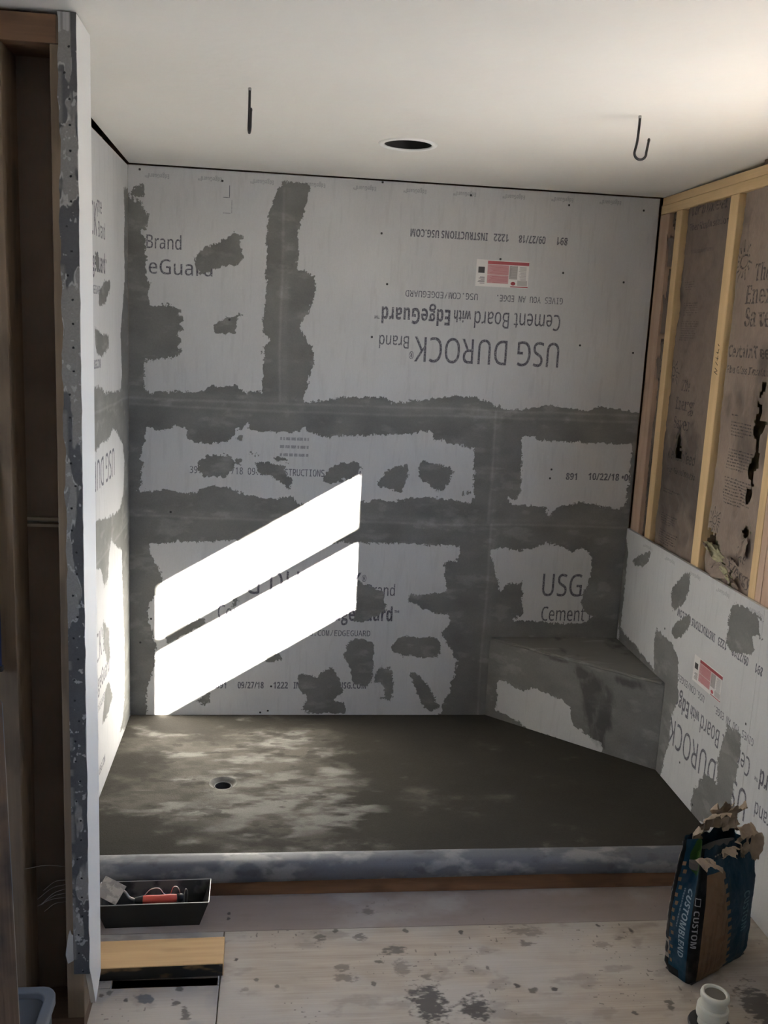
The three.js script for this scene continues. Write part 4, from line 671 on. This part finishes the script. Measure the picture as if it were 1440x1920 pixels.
{ // thinset bag
  const o = thing('thinset_bag', 'torn open blue and tan paper bag of thinset mortar standing on the floor', 'bag', [1.919, 0, 1.582], Math.PI / 6);
  const BW = 0.29, BD = 0.105, BH = 0.4, per = 2 * (BW + BD), k = 2400, cw = Math.round(per * k), ch = Math.round(BH * k), [c, q] = canvas(cw, ch), X = (m) => m * k, Y = (m) => ch - m * k;
  const blue = '#12384a', black = '#0b0b0c', tan = '#7d644b';
  q.fillStyle = blue; q.fillRect(0, 0, cw, ch);
  // narrow side face: 0 .. BD
  q.fillStyle = black; q.fillRect(0, 0, X(0.02), ch); q.fillStyle = '#8b8378'; q.fillRect(0, 0, X(0.006), ch); q.fillRect(0, Y(0.11), X(0.022), X(0.06)); q.fillStyle = '#2c2a29'; q.fillRect(X(0.004), Y(0.1), X(0.014), X(0.035));
  q.fillStyle = tan; for (let i = 0; i < 14; i++) q.fillRect(X(0.02 + (i % 2) * 0.005), Y(0.34 - i * 0.022), X(0.008), X(0.011));
  q.fillStyle = black; q.fillRect(X(0.085), 0, X(0.045), ch); 
  const gg = q.createLinearGradient(0, 0, 0, 1); q.fillStyle = '#33501c'; q.beginPath(); q.ellipse(X(0.06), Y(0.36), X(0.028), X(0.05), 0.1, 0, 7); q.fill(); q.fillStyle = '#50702a'; for (let i = 0; i < 60; i++) q.fillRect(X(0.045 + 0.035 * rnd()), Y(0.32 + 0.075 * rnd()), 3, 26);
  const vert = (s, x, y, len, cap, w, col, f) => { q.save(); q.translate(X(x), Y(y)); q.rotate(Math.PI / 2); q.fillStyle = col; fitText(q, s, 0, 0, len * k, cap * k, w, f); q.restore(); };
  vert('CUSTOMBLEND', 0.05, 0.275, 0.2, 0.021, 'bold', '#8d9aa0'); q.save(); q.translate(X(0.038), Y(0.27)); q.rotate(Math.PI / 2); q.fillStyle = '#6d7c84'; para(q, 0, -14, X(0.18), 1, 22); q.restore(); vert('CUSTOM', 0.092, 0.235, 0.115, 0.018, 'bold', '#9a9a99');
  q.strokeStyle = '#9a9a99'; q.lineWidth = 6; q.strokeRect(X(0.092), Y(0.268), X(0.017), X(0.02));
  // broad front face: BD .. BD + BW
  const f0 = BD; q.fillStyle = tan; q.beginPath(); q.moveTo(X(f0 + 0.025), Y(0)); q.lineTo(X(f0 + 0.025), Y(0.33)); q.lineTo(X(f0 + 0.1), Y(0.335)); for (let i = 0; i < 12; i++) { const x = f0 + 0.1 + 0.006 * i, y = 0.32 - i * 0.027; q.lineTo(X(x + 0.012), Y(y)); q.lineTo(X(x + 0.012), Y(y - 0.013)); q.lineTo(X(x), Y(y - 0.013)); q.lineTo(X(x), Y(y - 0.027)); } q.lineTo(X(f0 + 0.19), Y(0)); q.fill();
  q.fillStyle = '#5d4836'; for (let i = 0; i < 40; i++) { q.globalAlpha = 0.25; q.fillRect(X(f0 + 0.03 + 0.1 * rnd()), Y(0.31 * rnd()), X(0.002 + 0.004 * rnd()), X(0.05 + 0.1 * rnd())); } q.globalAlpha = 1;
  q.fillStyle = '#0e2a39'; q.fillRect(X(f0), 0, X(BW), X(0.035)); q.fillStyle = '#8a8478'; for (let i = 0; i < 10; i++) q.fillRect(X(f0 + 0.06 + i * 0.012), X(0.02 + 0.008 * rnd()), X(0.008), X(0.004));
  vert('CUSTOM', f0 + 0.205, 0.24, 0.13, 0.032, 'bold', '#53707c');
  q.fillStyle = '#1c1b19'; q.fillRect(0, Y(0.03), X(BD * 0.55), X(0.03));
  const img = q.getImageData(0, 0, cw, ch).data;
  const bt = texFromFn(per, BH, 2400, (u, v, i, j) => { const kk = ((ch - 1 - clamp(j, 0, ch - 1)) * cw + clamp(i, 0, cw - 1)) * 4, lin = (t) => Math.pow(t / 255, 2.2), n = fbm(u * 20, v * 14, 1031, 5), dust = sstep(0.56, 0.74, n) * 0.06 + sstep(0.58, 0.66, fbm(u * 60, v * 20, 1033, 4)) * 0.03; const cc = mix3([lin(img[kk]), lin(img[kk + 1]), lin(img[kk + 2])], [0.3, 0.28, 0.25], dust); return [...cc, fbm(u * 25, v * 25, 1032, 4)]; });
  const pm = new THREE.MeshPhysicalMaterial({ map: bt.map, bumpMap: bt.bump, bumpScale: 0.004, roughness: 0.6, specularIntensity: 0.4, side: THREE.DoubleSide });
  const nu = 128, nv = 60, P = [], UV = [], I = [];
  for (let j = 0; j <= nv; j++) for (let i = 0; i <= nu; i++) {
    const t = j / nv, s = (i / nu) * per; let x, z; const w2 = BW / 2, d2 = BD / 2;
    if (s < BD) { x = -w2; z = -d2 + s; } else if (s < BD + BW) { x = -w2 + (s - BD); z = d2; } else if (s < 2 * BD + BW) { x = w2; z = d2 - (s - BD - BW); } else { x = w2 - (s - 2 * BD - BW); z = -d2; }
    // rounded corners, belly, pinched gussets, slumped top
    const a = x / w2, b = z / d2, r = Math.pow(Math.abs(a) ** 9 + Math.abs(b) ** 7, -1 / 9); x *= r; z *= r;
    const belly = Math.sin(Math.PI * clamp(t * 0.95 + 0.02)), base = sstep(0, 0.08, t), wS = 0.955 + 0.045 * base + 0.05 * belly - 0.1 * sstep(0.55, 1, t), dS = 0.9 + 0.1 * base + 0.3 * belly * (1 - a * a) - 0.25 * sstep(0.6, 1, t);
    x *= wS; z *= dS;
    const gus = sstep(0.3, 1, t) * 0.05 * Math.max(0, 1 - Math.abs(b) * 1.25) * (Math.abs(a) > 0.93 ? 1 : 0); x -= Math.sign(x) * gus;
    const n1 = fbm(s * 22, t * 5, 1041, 4) - 0.5, n2 = Math.abs(fbm(s * 9 + t * 3, t * 8, 1042, 4) - 0.5); const out = n1 * 0.008 + n2 * 0.014 * base - 0.003; const l = Math.hypot(x, z * 2.2) || 1;
    x += (x / l) * out; z += (z * 2.2 / l) * out;
    const y = t * BH * (1 - 0.03 * a * t) * 1 + (t > 0.97 ? (fbm(s * 30, 3, 1043, 3) - 0.5) * 0.03 : 0);
    P.push(x + t * t * 0.01, Math.max(0.0005, y), z - t * t * 0.012); UV.push(s / per, t);
  }
  for (let j = 0; j < nv; j++) for (let i = 0; i < nu; i++) { const a = j * (nu + 1) + i, b = a + nu + 1; I.push(a, a + 1, b, a + 1, b + 1, b); }
  const ge = new THREE.BufferGeometry(); ge.setAttribute('position', new THREE.Float32BufferAttribute(P, 3)); ge.setAttribute('uv', new THREE.Float32BufferAttribute(UV, 2)); ge.setIndex(I); ge.computeVertexNormals();
  part('bag_wall', ge, pm, o);
  part('powder', new THREE.CylinderGeometry(1, 1, 0.02, 32).scale(0.122, 1, 0.042).translate(0.008, 0.345, -0.01), plain(0.09, 0.085, 0.08), o);
  part('bottom', new THREE.BoxGeometry(0.26, 0.004, 0.09).translate(0, 0.003, 0), plain(0.1, 0.09, 0.08), o);
  const kr = texFromFn(0.2, 0.2, 900, (u, v) => { const n = fbm(u * 40, v * 40, 1051, 4), k2 = 0.75 + 0.45 * n; return [0.34 * k2, 0.255 * k2, 0.175 * k2, n]; }, { repeat: true }), km = std({ map: kr.map, bumpMap: kr.bump, bumpScale: 0.003, roughness: 0.75, side: THREE.DoubleSide });
  const flaps = [[-0.125, 0.395, 0.03, 0.05, 0.055, 0.9, 1.2], [-0.06, 0.41, -0.045, 0.05, 0.06, -0.5, 0.3], [-0.015, 0.43, -0.045, 0.06, 0.12, 0.1, 0.2], [0.03, 0.44, -0.03, 0.07, 0.11, -0.1, -0.2], [0.075, 0.43, -0.02, 0.08, 0.09, -0.35, 0.1], [0.06, 0.405, 0.03, 0.06, 0.07, 2.3, 0.2], [0.115, 0.4, 0.028, 0.07, 0.11, 2.5, -0.4], [0.12, 0.42, 0.0, 0.06, 0.08, 0.7, -0.8], [-0.03, 0.405, 0.04, 0.05, 0.05, 0.4, 0.1]];
  flaps.forEach(([x, y, z, w, h, tilt, roll], i) => { const f = flap(w, h, 71 + i * 7, 1.4); f.translate(0, h / 2 - 0.01, 0).rotateX(tilt).rotateY(roll).translate(x, y - 0.015, z); setUV(f, (a, b2, c2) => [a * 5, b2 * 5 + c2 * 3]); part('torn_paper', f, km, o); });
}
{ // capped pipe stub
  const o = thing('pipe_stub', 'white plastic pipe stub with a ribbed collar rising from a dark floor flange', 'pipe', [1.806, 0, 1.852]); o.rotation.z = -0.05;
  const pvc = plain(0.62, 0.61, 0.52, 0.4), V = (p) => new THREE.LatheGeometry(p.map((q) => new THREE.Vector2(...q)), 48);
  part('flange', V([[0, 0.003], [0.052, 0.003], [0.058, 0.008], [0.056, 0.014], [0.036, 0.016], [0.034, 0.004]]), plain(0.02, 0.02, 0.02, 0.5), o);
  part('pipe', V([[0.0335, 0.003], [0.0335, 0.05], [0, 0.05]]), pvc, o);
  const cg = V([[0.0335, 0.036], [0.04, 0.037], [0.0415, 0.042], [0.0415, 0.064], [0.04, 0.068], [0.034, 0.069]]), p = cg.attributes.position; for (let i = 0; i < p.count; i++) { const a = Math.atan2(p.getZ(i), p.getX(i)), r = Math.hypot(p.getX(i), p.getZ(i)); if (r > 0.04) { const k = 1 + 0.012 * Math.sin(a * 24); p.setX(i, p.getX(i) * k); p.setZ(i, p.getZ(i) * k); } } cg.computeVertexNormals(); part('collar', cg, pvc, o);
  part('cap', V([[0.034, 0.066], [0.0345, 0.088], [0.0375, 0.092], [0.0385, 0.1], [0.0365, 0.107], [0.031, 0.109], [0.0285, 0.106], [0.0275, 0.1], [0, 0.1]]), pvc, o);
  part('recess_shade', new THREE.CylinderGeometry(0.0272, 0.0272, 0.002, 32).translate(0, 0.1012, 0), plain(0.12, 0.11, 0.09, 0.6), o);  // dark disc paints the shade inside the open top
}
{ // plastic tub
  const o = thing('plastic_tub', 'grey plastic tub with rounded lid rim on the floor behind the leaning board', 'tub', [0.0, 0, 1.957]);
  const shp = (w, d, r) => { const s = new THREE.Shape(), x = w / 2, y = d / 2; s.moveTo(-x + r, -y); s.lineTo(x - r, -y); s.absarc(x - r, -y + r, r, -Math.PI / 2, 0); s.lineTo(x, y - r); s.absarc(x - r, y - r, r, 0, Math.PI / 2); s.lineTo(-x + r, y); s.absarc(-x + r, y - r, r, Math.PI / 2, Math.PI); s.lineTo(-x, -y + r); s.absarc(-x + r, -y + r, r, Math.PI, Math.PI * 1.5); return s; };
  const ex = (s, h, y, b = 0.002) => new THREE.ExtrudeGeometry(s, { depth: h, bevelEnabled: b > 0, bevelSize: b, bevelThickness: b, bevelSegments: 2, curveSegments: 10 }).rotateX(-Math.PI / 2).translate(0, y, 0);
  part('body', ex(shp(0.19, 0.165, 0.03), 0.17, 0.003), plain(0.06, 0.095, 0.075, 0.45), o);
  const rim = shp(0.206, 0.181, 0.035); rim.holes.push(new THREE.Path(shp(0.17, 0.145, 0.03).getPoints(8))); part('lid_rim', ex(rim, 0.02, 0.178, 0.003), plain(0.2, 0.205, 0.21, 0.4), o);
  part('lid', ex(shp(0.17, 0.145, 0.03), 0.008, 0.1765, 0), plain(0.1, 0.105, 0.105, 0.5), o);
}
{ // leaning sheet
  const o = thing('leaning_board', 'weathered plywood board with pale cut edge standing at the left edge', 'board', [0.088, 0, 2.12], 0.5); o.rotation.z = 0.02;
  const t = texFromFn(0.5, 1.1, 700, (u, v) => { const gr = vnoise(u * 300, v * 7, 1061), n = fbm(u * 8, v * 5, 1062, 5), st = sstep(0.52, 0.68, fbm(u * 6, v * 6, 1063, 5)); let c = mix3([0.2, 0.135, 0.085], [0.125, 0.085, 0.058], clamp(gr * 0.5 + n * 0.6)); c = mix3(c, [0.045, 0.04, 0.038], st * 0.7); return [...c, gr]; });
  const [c, q] = canvas(128, 96); q.fillStyle = '#4a3a2b'; q.fillRect(0, 0, 128, 96); q.fillStyle = '#0a0908'; fitText(q, 'NE', 10, 40, 60, 26, 'bold'); fitText(q, 'ON', 10, 82, 60, 26, 'bold'); q.fillRect(96, 0, 32, 96);
  const top = 1.075, s = new THREE.Shape([[-0.42, 0], [0, 0], [0, top - 0.03], [-0.012, top], [-0.42, top]].map((p) => new THREE.Vector2(...p)));
  const g = new THREE.ExtrudeGeometry(s, { depth: 0.024, bevelEnabled: false }).translate(0, 0, -0.024); setUV(g, (x, y) => [(x + 0.45) / 0.5, y / 1.1]); part('sheet', g, std({ map: t.map, bumpMap: t.bump, bumpScale: 0.001, roughness: 0.85 }), o);
  const et = texFromFn(0.03, 1.1, 900, (u, v) => { const n = fbm(u * 30, v * 9, 1071, 4), k = sstep(0.5, 0.62, fbm(u * 10, v * 6, 1072, 4)); const cc = mix3([0.4, 0.335, 0.27], [0.2, 0.205, 0.215], k); const b = 0.8 + 0.4 * n; return [cc[0] * b, cc[1] * b, cc[2] * b, n]; });
  const e = bx(0, 0.0015, 0.002, top - 0.03, -0.024, 0); setUV(e, (x, y, z) => [(z + 0.024) / 0.03, y / 1.1]); part('cut_edge', e, std({ map: et.map, roughness: 0.85 }), o);
  const st = bx(-0.075, -0.02, 0.82, 0.86, 0, 0.0006); setUV(st, (x, y) => [(x + 0.075) / 0.055, (y - 0.82) / 0.04]); part('stamp', st, std({ map: canvasTex(c) }), o);
}
{ // blue sheet on the stud
  const o = thing('blue_tarp', 'dark blue plastic sheet hanging on the left stud with black hem', 'tarp', [-0.015, 1.0, 1.8]);
  const g = new THREE.PlaneGeometry(0.3, 0.52, 30, 30), p = g.attributes.position; for (let i = 0; i < p.count; i++) p.setZ(i, 0.006 + 0.012 * Math.sin(p.getX(i) * 60 + p.getY(i) * 3) * 0.5 + 0.012 * fbm(p.getX(i) * 20, p.getY(i) * 6, 1081, 3)); for (let i = 0; i < p.count; i++) p.setX(i, p.getX(i) - 0.04 * clamp(p.getY(i) / 0.52 + 0.2)); g.computeVertexNormals(); g.translate(-0.152, 0.26, 0);
  part('sheet', g, plain(0.02, 0.028, 0.075, 0.4, { side: THREE.DoubleSide }), o);
  part('hem', rb(-0.3, 0.0, -0.008, 0.006, 0.004, 0.02, 0.003), plain(0.01, 0.01, 0.01, 0.5), o);
  part('nail', new THREE.CylinderGeometry(0.002, 0.002, 0.03, 8).rotateX(Math.PI / 2).translate(-0.04, 0.5, 0.0), plain(0.3, 0.3, 0.3, 0.4, { metalness: 0.8 }), o);
}

renderer.render(scene, camera);
